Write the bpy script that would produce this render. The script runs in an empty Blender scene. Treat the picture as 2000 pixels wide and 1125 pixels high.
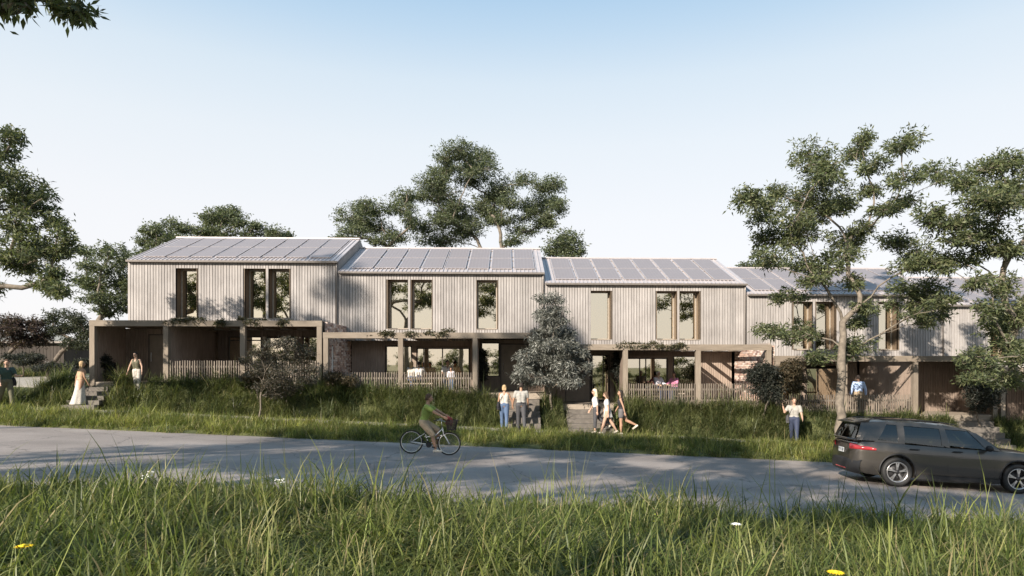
import bpy, bmesh, math, random
import numpy as np
from mathutils import Vector, Matrix

R = math.radians
scene = bpy.context.scene
col = scene.collection

# ---------------------------------------------------------------- camera
FPX, CX, HY, YAW, ZC = 1260.0, 1036.0, 715.0, R(2.0), 2.78      # focal length and principal point in photo pixels (2000 wide)
cam_d = bpy.data.cameras.new('camera')
cam = bpy.data.objects.new('camera', cam_d)
col.objects.link(cam)
cam.location = (0, 0, ZC)
cam.rotation_euler = (R(90), 0, -YAW)
cam_d.sensor_width = 36.0
cam_d.lens = FPX / 2000.0 * 36.0
cam_d.shift_x = -(CX - 1000.0) / 2000.0
cam_d.shift_y = (HY - 562.5) / 2000.0
cam_d.clip_end = 6000
scene.camera = cam

# ---------------------------------------------------------------- sky, sun, exposure
SUN_EL, SUN_AZ = R(25.0), R(38.0)           # azimuth: degrees left of straight behind the camera
SUNV = Vector((-math.sin(SUN_AZ) * math.cos(SUN_EL), -math.cos(SUN_AZ) * math.cos(SUN_EL), math.sin(SUN_EL)))
world = bpy.data.worlds.new('World')
scene.world = world
world.use_nodes = True
wt = world.node_tree
wt.nodes.clear()
w_out = wt.nodes.new('ShaderNodeOutputWorld')
w_bg = wt.nodes.new('ShaderNodeBackground')
w_sky = wt.nodes.new('ShaderNodeTexSky')
w_sky.sky_type = 'NISHITA'
w_sky.sun_disc = False
w_sky.sun_elevation = SUN_EL
w_sky.sun_rotation = math.atan2(SUNV.x, SUNV.y)
w_sky.air_density = 1.0
w_sky.dust_density = 1.2
w_sky.ozone_density = 1.0
# pale summer haze: whitens the sky evenly all round, strongest at the horizon
w_tc = wt.nodes.new('ShaderNodeTexCoord')
w_sep = wt.nodes.new('ShaderNodeSeparateXYZ')
w_rmp = wt.nodes.new('ShaderNodeValToRGB')
w_mix = wt.nodes.new('ShaderNodeMix'); w_mix.data_type = 'RGBA'
wt.links.new(w_tc.outputs['Generated'], w_sep.inputs[0])
wt.links.new(w_sep.outputs['Z'], w_rmp.inputs[0])
cr = w_rmp.color_ramp
cr.interpolation = 'LINEAR'; cr.elements[0].position = 0.0; cr.elements[1].position = 1.0
def w_stop(r, pos, c):
    e = r.elements.new(pos) if pos not in (0.0, 1.0) else r.elements[0 if pos == 0.0 else len(r.elements) - 1]
    e.color = (*c, 1)
for pos, c in ((0.0, (1.0, .975, .985)), (.12, (.99, .975, .99)), (.22, (.955, .965, .99)), (.32, (.87, .925, .975)), (.40, (.745, .855, .95)), (.46, (.565, .74, .91)), (.52, (.41, .63, .86)), (1.0, (.14, .33, .56))):
    w_stop(cr, pos, c)
w_sc = wt.nodes.new('ShaderNodeVectorMath'); w_sc.operation = 'SCALE'; w_sc.inputs['Scale'].default_value = 10.8
wt.links.new(w_rmp.outputs[0], w_sc.inputs[0])
w_mix.inputs[0].default_value = 0.85
wt.links.new(w_sky.outputs[0], w_mix.inputs[6])
wt.links.new(w_sc.outputs[0], w_mix.inputs[7])
wt.links.new(w_mix.outputs[2], w_bg.inputs[0])
w_bg.inputs[1].default_value = 0.05
wt.links.new(w_bg.outputs[0], w_out.inputs[0])

sun_d = bpy.data.lights.new('sun', 'SUN')
sun_d.energy = 5.0
sun_d.angle = R(0.55)
sun_d.color = (1.0, 0.89, 0.765)
sun = bpy.data.objects.new('sun', sun_d)
col.objects.link(sun)
sun.rotation_euler = SUNV.to_track_quat('Z', 'Y').to_euler()

scene.view_settings.view_transform = 'Standard'
scene.view_settings.look = 'None'
scene.view_settings.gamma = 1.0
scene.view_settings.use_curve_mapping = False
scene.view_settings.exposure = 1.0
scene.render.engine = 'CYCLES'
scene.cycles.max_bounces = 6
scene.cycles.transparent_max_bounces = 12
scene.cycles.use_denoising = True

# ---------------------------------------------------------------- pixel helpers (photo pixel -> point at a known depth)
def ray(px, py):
    u, v = (px - CX) / FPX, (HY - py) / FPX
    return Vector((math.sin(YAW) + u * math.cos(YAW), math.cos(YAW) - u * math.sin(YAW), v))
def at(px, py, Y):
    d = ray(px, py)
    return Vector((0, 0, ZC)) + d * (Y / d.y)
def pxm(px, Y):                     # photo pixels per metre at depth Y
    return FPX / (Y / ray(px, HY).y)

# ---------------------------------------------------------------- terrain
SL = 0.05
PY = [-300, -30, 0, 9.5, 11.2, 11.5, 21.9, 22.0, 22.15, 24.4, 25.75, 26.0, 26.75, 28, 34, 60, 400]
PZ = [1.2, .6, .38, .34, .30, .262, 0.0, 0.0, .07, .30, .30, .36, .98, 1.05, 1.1, 1.0, .6]
def slope(x):
    return -SL * 60.0 * np.tanh(np.asarray(x) / 60.0)
STEPX = ((-17.25, -15.9), (-.2, 1.4), (2.3, 4.4), (18.9, 20.7))      # gaps in the berm where steps climb it
def terrain(x, y):
    x = np.asarray(x, float)
    m = np.clip((x + 18.6) / .5, 0, 1)
    for a_, b_ in STEPX + ((-15.5, -14.6),): m = m * np.clip(np.maximum(a_ - x, x - b_) / .08 + .5, 0, 1)
    return slope(x) + np.interp(y, PY, PZ) + m * np.interp(y, [25.95, 26.45, 26.84, 26.92], [0, .44, .44, 0])
def tz(x, y):
    return float(terrain(x, y))

# ---------------------------------------------------------------- materials
MATS = {}
def new_mat(name):
    m = bpy.data.materials.new(name); m.use_nodes = True
    MATS[name] = m
    nt = m.node_tree
    return m, nt, nt.nodes['Principled BSDF']
def nd(nt, t, **kw):
    n = nt.nodes.new(t)
    for k, v in kw.items():
        setattr(n, k, v)
    return n
def plain(name, c, rough=.6, metal=0.0, var=.12, scale=9.0, spec=.4, bump=0.0):
    m, nt, b = new_mat(name)
    geo = nd(nt, 'ShaderNodeNewGeometry')
    nz = nd(nt, 'ShaderNodeTexNoise'); nz.inputs['Scale'].default_value = scale; nz.inputs['Detail'].default_value = 4
    nt.links.new(geo.outputs['Position'], nz.inputs['Vector'])
    rm = nd(nt, 'ShaderNodeMapRange'); rm.inputs[1].default_value = .3; rm.inputs[2].default_value = .7
    rm.inputs[3].default_value = 1 - var; rm.inputs[4].default_value = 1 + var
    nt.links.new(nz.outputs[0], rm.inputs[0])
    mx = nd(nt, 'ShaderNodeVectorMath', operation='SCALE'); mx.inputs[0].default_value = c[:3]
    nt.links.new(rm.outputs[0], mx.inputs['Scale'])
    nt.links.new(mx.outputs[0], b.inputs['Base Color'])
    b.inputs['Roughness'].default_value = rough
    b.inputs['Metallic'].default_value = metal
    b.inputs['Specular IOR Level'].default_value = spec
    if bump:
        bp = nd(nt, 'ShaderNodeBump'); bp.inputs['Strength'].default_value = bump; bp.inputs['Distance'].default_value = .01
        nt.links.new(nz.outputs[0], bp.inputs['Height']); nt.links.new(bp.outputs[0], b.inputs['Normal'])
    return m
def timber(name, c1, c2, obj_var=.22, sc=(9, 9, .7), rough=.75):
    """Weathered boards: streaks along the grain, a tone of its own per board, blotches of silvering."""
    m, nt, b = new_mat(name)
    geo = nd(nt, 'ShaderNodeNewGeometry')
    mp = nd(nt, 'ShaderNodeMapping'); mp.inputs['Scale'].default_value = sc
    nt.links.new(geo.outputs['Position'], mp.inputs[0])
    oi = nd(nt, 'ShaderNodeObjectInfo')
    ofs = nd(nt, 'ShaderNodeMath', operation='MULTIPLY'); ofs.inputs[1].default_value = 37.0
    nt.links.new(oi.outputs['Random'], ofs.inputs[0])
    nz = nd(nt, 'ShaderNodeTexNoise', noise_dimensions='4D'); nz.inputs['Scale'].default_value = 3.2; nz.inputs['Detail'].default_value = 6
    nt.links.new(mp.outputs[0], nz.inputs['Vector']); nt.links.new(ofs.outputs[0], nz.inputs['W'])
    bl = nd(nt, 'ShaderNodeTexNoise'); bl.inputs['Scale'].default_value = .9; bl.inputs['Detail'].default_value = 5
    nt.links.new(geo.outputs['Position'], bl.inputs['Vector'])
    ad = nd(nt, 'ShaderNodeMath', operation='ADD')
    nt.links.new(nz.outputs[0], ad.inputs[0]); nt.links.new(bl.outputs[0], ad.inputs[1])
    rm = nd(nt, 'ShaderNodeMapRange'); rm.inputs[1].default_value = .7; rm.inputs[2].default_value = 1.3
    nt.links.new(ad.outputs[0], rm.inputs[0])
    mix = nd(nt, 'ShaderNodeMix', data_type='RGBA')
    mix.inputs[6].default_value = (*c1, 1); mix.inputs[7].default_value = (*c2, 1)
    nt.links.new(rm.outputs[0], mix.inputs[0])
    ov = nd(nt, 'ShaderNodeMapRange'); ov.inputs[3].default_value = 1 - obj_var; ov.inputs[4].default_value = 1 + obj_var
    nt.links.new(oi.outputs['Random'], ov.inputs[0])
    sc_ = nd(nt, 'ShaderNodeVectorMath', operation='SCALE')
    nt.links.new(mix.outputs[2], sc_.inputs[0]); nt.links.new(ov.outputs[0], sc_.inputs['Scale'])
    nt.links.new(sc_.outputs[0], b.inputs['Base Color'])
    b.inputs['Roughness'].default_value = rough
    b.inputs['Specular IOR Level'].default_value = .25
    bp = nd(nt, 'ShaderNodeBump'); bp.inputs['Strength'].default_value = .35; bp.inputs['Distance'].default_value = .006
    nt.links.new(nz.outputs[0], bp.inputs['Height']); nt.links.new(bp.outputs[0], b.inputs['Normal'])
    return m
def foliage(name, rough=.5, trans=.38, spec=.35):
    """Leaf or blade colour from the mesh's own colour attribute, with some light passing through."""
    m, nt, b = new_mat(name)
    at_ = nd(nt, 'ShaderNodeAttribute', attribute_name='tint')
    nt.links.new(at_.outputs['Color'], b.inputs['Base Color'])
    b.inputs['Roughness'].default_value = rough
    b.inputs['Specular IOR Level'].default_value = spec
    tr = nd(nt, 'ShaderNodeBsdfTranslucent')
    gm = nd(nt, 'ShaderNodeMix', data_type='RGBA', blend_type='MULTIPLY'); gm.inputs[0].default_value = 1
    gm.inputs[7].default_value = (1.15, 1.18, .72, 1)
    nt.links.new(at_.outputs['Color'], gm.inputs[6]); nt.links.new(gm.outputs[2], tr.inputs[0])
    ms = nd(nt, 'ShaderNodeMixShader'); ms.inputs[0].default_value = trans
    nt.links.new(b.outputs[0], ms.inputs[1]); nt.links.new(tr.outputs[0], ms.inputs[2])
    nt.links.new(ms.outputs[0], nt.nodes['Material Output'].inputs[0])
    return m
def tinted(name, rough=.8, bump=0):
    m, nt, b = new_mat(name)
    at_ = nd(nt, 'ShaderNodeAttribute', attribute_name='tint')
    geo = nd(nt, 'ShaderNodeNewGeometry')
    nz = nd(nt, 'ShaderNodeTexNoise'); nz.inputs['Scale'].default_value = 25; nz.inputs['Detail'].default_value = 4
    nt.links.new(geo.outputs['Position'], nz.inputs['Vector'])
    rm = nd(nt, 'ShaderNodeMapRange'); rm.inputs[1].default_value = .3; rm.inputs[2].default_value = .7
    rm.inputs[3].default_value = .75; rm.inputs[4].default_value = 1.25
    nt.links.new(nz.outputs[0], rm.inputs[0])
    s = nd(nt, 'ShaderNodeVectorMath', operation='SCALE')
    nt.links.new(at_.outputs['Color'], s.inputs[0]); nt.links.new(rm.outputs[0], s.inputs['Scale'])
    nt.links.new(s.outputs[0], b.inputs['Base Color']); b.inputs['Roughness'].default_value = rough
    b.inputs['Specular IOR Level'].default_value = .2
    return m
def glass(name, refl, tint, through, top=1.0):
    """Coated window glass: part mirror, part view of the room behind."""
    m, nt, b = new_mat(name)
    nt.nodes.remove(b)
    g = nd(nt, 'ShaderNodeBsdfGlossy'); g.inputs['Color'].default_value = (*tint, 1); g.inputs['Roughness'].default_value = .015
    t = nd(nt, 'ShaderNodeBsdfTransparent'); t.inputs[0].default_value = (*through, 1)
    fr = nd(nt, 'ShaderNodeLayerWeight'); fr.inputs[0].default_value = .25
    mr = nd(nt, 'ShaderNodeMapRange'); mr.inputs[3].default_value = refl; mr.inputs[4].default_value = top
    nt.links.new(fr.outputs['Fresnel'], mr.inputs[0])
    ms = nd(nt, 'ShaderNodeMixShader')
    nt.links.new(mr.outputs[0], ms.inputs[0]); nt.links.new(t.outputs[0], ms.inputs[1]); nt.links.new(g.outputs[0], ms.inputs[2])
    nt.links.new(ms.outputs[0], nt.nodes['Material Output'].inputs[0])
    return m

timber('clad_pale', (.24, .224, .214), (.365, .344, .33), obj_var=.12)
timber('clad_brown', (.165, .13, .106), (.31, .245, .20))
timber('beam_timber', (.155, .128, .10), (.255, .215, .172), sc=(.8, 6, 6), obj_var=.08)
timber('post_timber', (.155, .128, .10), (.255, .215, .172), obj_var=.1)
timber('deck_timber', (.20, .17, .135), (.34, .29, .235), sc=(.7, 8, 8), obj_var=.18)
timber('fence_timber', (.105, .088, .072), (.215, .183, .15), obj_var=.25)
timber('shed_timber_shaded', (.035, .029, .025), (.075, .062, .052))  # shed boards darkened: shade from the trees in front is put into the colour
plain('wall_back', (.10, .085, .07), .9, var=.2)
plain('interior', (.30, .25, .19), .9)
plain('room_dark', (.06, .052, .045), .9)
plain('reveal', (.13, .10, .08), .7)
plain('reveal_warm', (.135, .098, .066), .7)
plain('frame_pale', (0.2852, 0.248, 0.2046), .5)
plain('frame_dark', (.07, .058, .048), .5)
plain('curtain', (0.385, 0.329, 0.238), .9, var=.2, scale=4)
plain('door_panel', (0.189, 0.1575, 0.1225), .55, var=.16, scale=3)
plain('roof_metal', (.455, .42, .42), .42, metal=.25, var=.08, scale=3)
plain('gutter_metal', (0.252, 0.228, 0.21), .4, metal=.4)
plain('panel_frame', (.50, .46, .46), .35, metal=.5)
plain('mortar', (0.294, 0.259, 0.231), .95, var=.2, scale=30)
tinted('brick', .9)
plain('concrete_step', (.125, .112, .098), .85, var=.2, scale=6, bump=.3)
plain('dark_void', (.03, .027, .024), .95)
plain('steel', (.45, .45, .46), .3, metal=.9)
plain('light_strip', (0.68, 0.656, 0.608), .4)
foliage('leaf'); foliage('leaf_silver', .5, .15, .45); foliage('blade', .45, .48, .35)
plain('bark_pale', (.155, .132, .105), .85, var=.35, scale=7, bump=.5)
plain('bark_dark', (.12, .10, .08), .9, var=.3, scale=12, bump=.5)
glass('pane_glass', .66, (1.0, .91, .73), (.5, .45, .38))
glass('pane_dim', .66, (1.0, .91, .73), (.5, .45, .38))
# solar cells under glass
m, nt, b = new_mat('solar_cell')
b.inputs['Base Color'].default_value = (.20, .19, .215, 1); b.inputs['Roughness'].default_value = .45
b.inputs['Specular IOR Level'].default_value = .35
tc = nd(nt, 'ShaderNodeTexCoord'); br = nd(nt, 'ShaderNodeTexBrick'); br.offset = 0
br.inputs['Scale'].default_value = 1; br.inputs['Brick Width'].default_value = .16; br.inputs['Row Height'].default_value = .16
br.inputs['Mortar Size'].default_value = .006
br.inputs['Color1'].default_value = (.205, .186, .192, 1); br.inputs['Color2'].default_value = (.192, .176, .182, 1); br.inputs['Mortar'].default_value = (.26, .24, .245, 1)
nt.links.new(tc.outputs['Object'], br.inputs[0]); nt.links.new(br.outputs[0], b.inputs['Base Color'])
# asphalt
m, nt, b = new_mat('asphalt')
geo = nd(nt, 'ShaderNodeNewGeometry')
n1 = nd(nt, 'ShaderNodeTexNoise'); n1.inputs['Scale'].default_value = 48; n1.inputs['Detail'].default_value = 6
n2 = nd(nt, 'ShaderNodeTexNoise'); n2.inputs['Scale'].default_value = .45; n2.inputs['Detail'].default_value = 6
vo = nd(nt, 'ShaderNodeTexVoronoi'); vo.inputs['Scale'].default_value = 60
for n in (n1, n2, vo): nt.links.new(geo.outputs['Position'], n.inputs['Vector'])
a1 = nd(nt, 'ShaderNodeMath', operation='ADD'); nt.links.new(n1.outputs[0], a1.inputs[0]); nt.links.new(n2.outputs[0], a1.inputs[1])
rp = nd(nt, 'ShaderNodeValToRGB'); rp.color_ramp.elements[0].position = .35; rp.color_ramp.elements[0].color = (.185, .163, .150, 1)
rp.color_ramp.elements[1].position = .72; rp.color_ramp.elements[1].color = (.39, .345, .315, 1)
hm = nd(nt, 'ShaderNodeMath', operation='MULTIPLY'); hm.inputs[1].default_value = .5
nt.links.new(a1.outputs[0], hm.inputs[0]); nt.links.new(hm.outputs[0], rp.inputs[0])
# hairline cracks and the paler bands where tyres run
dn = nd(nt, 'ShaderNodeTexNoise'); dn.inputs['Scale'].default_value = 1.1; dn.inputs['Detail'].default_value = 5
nt.links.new(geo.outputs['Position'], dn.inputs['Vector'])
dv = nd(nt, 'ShaderNodeVectorMath', operation='MULTIPLY_ADD'); dv.inputs[1].default_value = (1.2, 1.2, 1.2)
nt.links.new(dn.outputs['Color'], dv.inputs[0]); nt.links.new(geo.outputs['Position'], dv.inputs[2])
cv = nd(nt, 'ShaderNodeTexVoronoi', feature='DISTANCE_TO_EDGE'); cv.inputs['Scale'].default_value = .33
nt.links.new(dv.outputs[0], cv.inputs['Vector'])
cm_ = nd(nt, 'ShaderNodeMapRange'); cm_.inputs[1].default_value = .002; cm_.inputs[2].default_value = .012; cm_.inputs[3].default_value = .62; cm_.inputs[4].default_value = 1.0
nt.links.new(cv.outputs['Distance'], cm_.inputs[0])
sy = nd(nt, 'ShaderNodeSeparateXYZ'); nt.links.new(geo.outputs['Position'], sy.inputs[0])
wy = nd(nt, 'ShaderNodeMath', operation='MULTIPLY'); wy.inputs[1].default_value = 2.4; nt.links.new(sy.outputs['Y'], wy.inputs[0])
ws = nd(nt, 'ShaderNodeMath', operation='SINE'); nt.links.new(wy.outputs[0], ws.inputs[0])
wm = nd(nt, 'ShaderNodeMapRange'); wm.inputs[1].default_value = -1; wm.inputs[3].default_value = .93; wm.inputs[4].default_value = 1.06; nt.links.new(ws.outputs[0], wm.inputs[0])
cw_ = nd(nt, 'ShaderNodeMath', operation='MULTIPLY'); nt.links.new(cm_.outputs[0], cw_.inputs[0]); nt.links.new(wm.outputs[0], cw_.inputs[1])
cs_ = nd(nt, 'ShaderNodeVectorMath', operation='SCALE'); nt.links.new(rp.outputs[0], cs_.inputs[0]); nt.links.new(cw_.outputs[0], cs_.inputs['Scale'])
nt.links.new(cs_.outputs[0], b.inputs['Base Color']); b.inputs['Roughness'].default_value = .85; b.inputs['Specular IOR Level'].default_value = .25
bp = nd(nt, 'ShaderNodeBump'); bp.inputs['Strength'].default_value = .5; bp.inputs['Distance'].default_value = .012
nt.links.new(vo.outputs['Distance'], bp.inputs['Height']); nt.links.new(bp.outputs[0], b.inputs['Normal'])
# soil with thatch
m, nt, b = new_mat('soil')
geo = nd(nt, 'ShaderNodeNewGeometry'); n1 = nd(nt, 'ShaderNodeTexNoise'); n1.inputs['Scale'].default_value = 3; n1.inputs['Detail'].default_value = 8
nt.links.new(geo.outputs['Position'], n1.inputs['Vector'])
rp = nd(nt, 'ShaderNodeValToRGB'); rp.color_ramp.elements[0].position = .35; rp.color_ramp.elements[0].color = (.045, .055, .02, 1)
rp.color_ramp.elements[1].position = .7; rp.color_ramp.elements[1].color = (.12, .13, .045, 1)
nt.links.new(n1.outputs[0], rp.inputs[0]); nt.links.new(rp.outputs[0], b.inputs['Base Color']); b.inputs['Roughness'].default_value = .95
plain('path_gravel', (.34, .31, .26), .95, var=.25, scale=14, bump=.4)
plain('hill_scrub', (.22, .23, .22), .95, var=.2, scale=.01)

# ---------------------------------------------------------------- mesh helpers
class MB:
    def __init__(s): s.v = []; s.f = []; s.c = []
    def add(s, verts, faces, c=None):
        o = len(s.v); s.v.extend([tuple(p) for p in verts]); s.f.extend([tuple(i + o for i in f) for f in faces])
        if c is not None: s.c.extend([c] * len(verts))
        return s
    def box(s, x0, x1, y0, y1, z0, z1, c=None):
        return s.add([(x0, y0, z0), (x1, y0, z0), (x1, y1, z0), (x0, y1, z0), (x0, y0, z1), (x1, y0, z1), (x1, y1, z1), (x0, y1, z1)],
                     [(0, 3, 2, 1), (4, 5, 6, 7), (0, 1, 5, 4), (1, 2, 6, 5), (2, 3, 7, 6), (3, 0, 4, 7)], c)
    def tube(s, pts, rad, n=8, cap=True, c=None):
        pts = [Vector(p) for p in pts]
        if not hasattr(rad, '__len__'): rad = [rad] * len(pts)
        V = []; F = []; up = None
        for i, p in enumerate(pts):
            d = (pts[min(i + 1, len(pts) - 1)] - pts[max(i - 1, 0)])
            d = d.normalized() if d.length > 1e-9 else Vector((0, 0, 1))
            if up is None: up = d.orthogonal().normalized()
            up = (up - d * up.dot(d)); up = up.normalized() if up.length > 1e-6 else d.orthogonal().normalized()
            sd = d.cross(up)
            for k in range(n):
                a = 2 * math.pi * k / n
                V.append(p + (up * math.cos(a) + sd * math.sin(a)) * rad[i])
        for i in range(len(pts) - 1):
            for k in range(n):
                k2 = (k + 1) % n
                F.append((i * n + k, i * n + k2, (i + 1) * n + k2, (i + 1) * n + k))
        if cap:
            F.append(tuple(range(n))[::-1]); F.append(tuple((len(pts) - 1) * n + k for k in range(n)))
        return s.add(V, F, c)
    def capsule(s, a, b, ra, rb, n=12):
        a, b = Vector(a), Vector(b); d = b - a
        if d.length < 1e-6: d = Vector((0, 0, 1e-5)); b = a + d
        u = d.normalized(); pts = []; rad = []
        for t in (-90, -60, -30, 0): pts.append(a + u * ra * math.sin(R(t))); rad.append(max(ra * math.cos(R(t)), 1e-4))
        for t in (0, 30, 60, 90): pts.append(b + u * rb * math.sin(R(t))); rad.append(max(rb * math.cos(R(t)), 1e-4))
        return s.tube(pts, rad, n)
    def lathe(s, prof, n=20, M=None, c=None):      # profile (r, z) about local z
        V = []; F = []
        for r, z in prof:
            for k in range(n):
                a = 2 * math.pi * k / n; p = Vector((r * math.cos(a), r * math.sin(a), z))
                V.append(M @ p if M else p)
        for i in range(len(prof) - 1):
            for k in range(n):
                k2 = (k + 1) % n; F.append((i * n + k, i * n + k2, (i + 1) * n + k2, (i + 1) * n + k))
        return s.add(V, F, c)
    def ellipsoid(s, c, r, M=None, n=14):
        prof = [(max(math.cos(R(t)), 1e-3), math.sin(R(t))) for t in range(-90, 91, 18)]
        T = Matrix.Translation(c) @ (M.to_4x4() if M else Matrix.Identity(4)) @ Matrix.Diagonal((*r, 1))
        return s.lathe(prof, n, T)
    def build(s, name, mat, parent=None, smooth=False):
        me = bpy.data.meshes.new(name)
        me.from_pydata(s.v, [], s.f); me.update()
        if s.c:
            a = me.color_attributes.new('tint', 'FLOAT_COLOR', 'POINT')
            a.data.foreach_set('color', np.array([(*q, 1) for q in s.c], 'f').ravel())
        if smooth: me.polygons.foreach_set('use_smooth', [True] * len(me.polygons))
        return link(name, me, mat, parent)
def link(name, me, mat=None, parent=None):
    o = bpy.data.objects.new(name, me); col.objects.link(o)
    if mat and me is not None and not me.materials: me.materials.append(MATS[mat])
    if parent: o.parent = parent
    return o
def np_mesh(name, V, F, tint=None, smooth=False):
    """V (n,3); F (m,k) all of one size."""
    me = bpy.data.meshes.new(name)
    n, m, k = len(V), len(F), F.shape[1]
    me.vertices.add(n); me.vertices.foreach_set('co', V.astype('f').ravel())
    me.loops.add(m * k); me.loops.foreach_set('vertex_index', F.astype('i').ravel())
    me.polygons.add(m); me.polygons.foreach_set('loop_start', (np.arange(m) * k).astype('i'))
    if smooth: me.polygons.foreach_set('use_smooth', np.ones(m, bool))
    me.update(calc_edges=True)
    if tint is not None:
        a = me.color_attributes.new('tint', 'FLOAT_COLOR', 'POINT')
        c4 = np.ones((n, 4), 'f'); c4[:, :3] = tint
        a.data.foreach_set('color', c4.ravel())
    return me
def thing(name, label, cat, loc=(0, 0, 0), rz=0, group=None):
    o = bpy.data.objects.new(name, None); col.objects.link(o); o.location = loc; o.rotation_euler = (0, 0, rz)
    o.empty_display_size = .3
    return tag(o, label, cat, group)
def tag(o, label, cat, group=None, kind=None):
    if label: o['label'] = label
    if cat: o['category'] = cat
    if group: o['group'] = group
    if kind: o['kind'] = kind
    return o
def struct(o): o['kind'] = 'structure'; return o
def stuff(o, label=None, cat=None): o['kind'] = 'stuff'; return tag(o, label, cat)
def copy_tree(o, parent=None):
    c = o.copy(); col.objects.link(c); c.parent = parent
    for ch in o.children: copy_tree(ch, c)
    return c

# ---------------------------------------------------------------- ground, road, path
def grid_sheet(name, xs, ys, mat, dz=0.0, zf=terrain):
    X, Y = np.meshgrid(xs, ys); Z = zf(X, Y) + dz
    nx, ny = len(xs), len(ys)
    V = np.stack([X.ravel(), Y.ravel(), Z.ravel()], 1)
    i = np.arange(nx - 1)[None, :] + nx * np.arange(ny - 1)[:, None]
    F = np.stack([i, i + 1, i + nx + 1, i + nx], -1).reshape(-1, 4)
    return struct(link(name, np_mesh(name, V, F, smooth=True), mat))
def ground_z(x, y):
    z = terrain(x, y)
    return z - np.where((y > 11.45) & (y < 21.95), .04, 0) - np.where((y > 24.5) & (y < 25.7), .03, 0)
xs = np.unique(np.concatenate([np.arange(-40, 41, 1.0), [e + d for q in STEPX + ((-15.5, -14.6),) for e in q for d in (-.1, -.04, .04, .1)], [-18.6, -18.1], np.linspace(-3000, -40, 24), np.linspace(40, 3000, 24)]))
ys = np.unique(np.concatenate([np.array(PY, float), np.arange(-20, 60, 1.0), [25.95, 26.45, 26.84, 26.92], [11.4, 11.46, 21.94, 24.45, 24.52, 25.68], np.linspace(60, 3000, 20), np.linspace(-1500, -20, 10)]))
grid_sheet('ground', xs, ys, 'soil', 0, ground_z)
xr = np.unique(np.concatenate([np.arange(-60, 61, 1.0), np.linspace(-400, -60, 10), np.linspace(60, 400, 10)]))
grid_sheet('road', xr, np.array([11.44, 12, 14, 16, 18, 20, 21.0, 21.96]), 'asphalt', .002)
grid_sheet('footpath', np.arange(-60, 61, 1.0), np.array([24.5, 24.9, 25.3, 25.7]), 'path_gravel', .004)
grid_sheet('driveway', np.arange(-24, -18.9, .5), np.arange(26.2, 42, .6), 'path_gravel', .012)
# far ridge beyond the left-hand trees
hb = MB(); n = 40
for i in range(n + 1):
    x = -1900 + 1500 * i / n
    h = 40 + 105 * math.exp(-((i / n - .32) / .2) ** 2) + 14 * math.sin(i * .9)
    hb.v += [(x, 1500, -30), (x, 1560, h), (x, 1900, -30)]
for i in range(n):
    a = i * 3; hb.f += [(a, a + 3, a + 4, a + 1), (a + 1, a + 4, a + 5, a + 2)]
struct(hb.build('hill', 'hill_scrub', None, True))
# ---------------------------------------------------------------- the terrace
W, X0, YF, YV, YB, YE = 9.6, -17.46, 30.27, 27.0, 31.2, 29.3       # pitch, first boundary, upper wall, veranda front, living wall, entry wall
RIDGE_DY, PITCH = 4.45, .417
EAVE = 5.5
rnd = random.Random(7)
def unit_box(name, lx, ly, lz, mat, ch=.004):
    """A board standing on z = 0 with small chamfered front edges; shared by all boards of that size."""
    b = MB()
    V = [(-lx / 2 + ch, 0), (lx / 2 - ch, 0), (lx / 2, ch), (lx / 2, ly), (-lx / 2, ly), (-lx / 2, ch)]
    n = len(V)
    for z in (0, lz): b.v += [(x, y, z) for x, y in V]
    b.f = [tuple(range(n))[::-1], tuple(range(n, 2 * n))] + [(k, (k + 1) % n, n + (k + 1) % n, n + k) for k in range(n)]
    me = bpy.data.meshes.new(name); me.from_pydata(b.v, [], b.f); me.materials.append(MATS[mat]); return me
BW = .128
me_full = unit_box('board', BW - .02, .03, EAVE - 2.32, 'clad_pale')
me_head = unit_box('board', BW - .02, .03, EAVE - 5.16, 'clad_pale')
me_foot = unit_box('board', BW - .02, .03, 2.86 - 2.32, 'clad_pale')
me_picket = unit_box('picket', .044, .028, 1.25, 'fence_timber')
# solar panel: frame and cells, lying in local xy with y up the slope
PL, PWID = 2.02, .97
def panel_meshes():
    f = MB(); e = .03
    f.box(-PWID / 2, PWID / 2, 0, e, .0, .032).box(-PWID / 2, PWID / 2, PL - e, PL, .0, .032)
    f.box(-PWID / 2, -PWID / 2 + e, e, PL - e, .0, .032).box(PWID / 2 - e, PWID / 2, e, PL - e, .0, .032)
    me = bpy.data.meshes.new('panel_frame'); me.from_pydata(f.v, [], f.f); me.materials.append(MATS['panel_frame'])
    g = MB().box(-PWID / 2 + e, PWID / 2 - e, e, PL - e, .005, .028)
    me2 = bpy.data.meshes.new('solar_panel'); me2.from_pydata(g.v, [], g.f); me2.materials.append(MATS['solar_cell'])
    return me2, me
me_cell, me_pframe = panel_meshes()

def cladding(name, parent, x0, x1, y0, y1, z0, z1, mat, face, bw=.11):
    """Vertical battens over a backing board; face = '-y', '+x' or '-x' is the side the battens stand on."""
    b = MB(); t = .03
    if face == '-y':
        b.box(x0, x1, y0 + t, y0 + t + .08, z0, z1); n = max(1, int((x1 - x0) / bw)); s = (x1 - x0) / n
        for i in range(n): b.box(x0 + i * s + .006, x0 + (i + 1) * s - .012, y0 + rnd.uniform(0, .006), y0 + t, z0, z1 - .002)
    else:
        sg = 1 if face == '+x' else -1; xf = x1 if sg > 0 else x0
        b.box(min(xf - sg * t, xf - sg * (t + .08)), max(xf - sg * t, xf - sg * (t + .08)), y0, y1, z0, z1)
        n = max(1, int((y1 - y0) / bw)); s = (y1 - y0) / n
        for i in range(n):
            q = xf - sg * rnd.uniform(0, .006)
            b.box(min(q, xf - sg * t), max(q, xf - sg * t), y0 + i * s + .006, y0 + (i + 1) * s - .012, z0, z1 - .002)
    return stuff(b.build(name, mat, parent))
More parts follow.
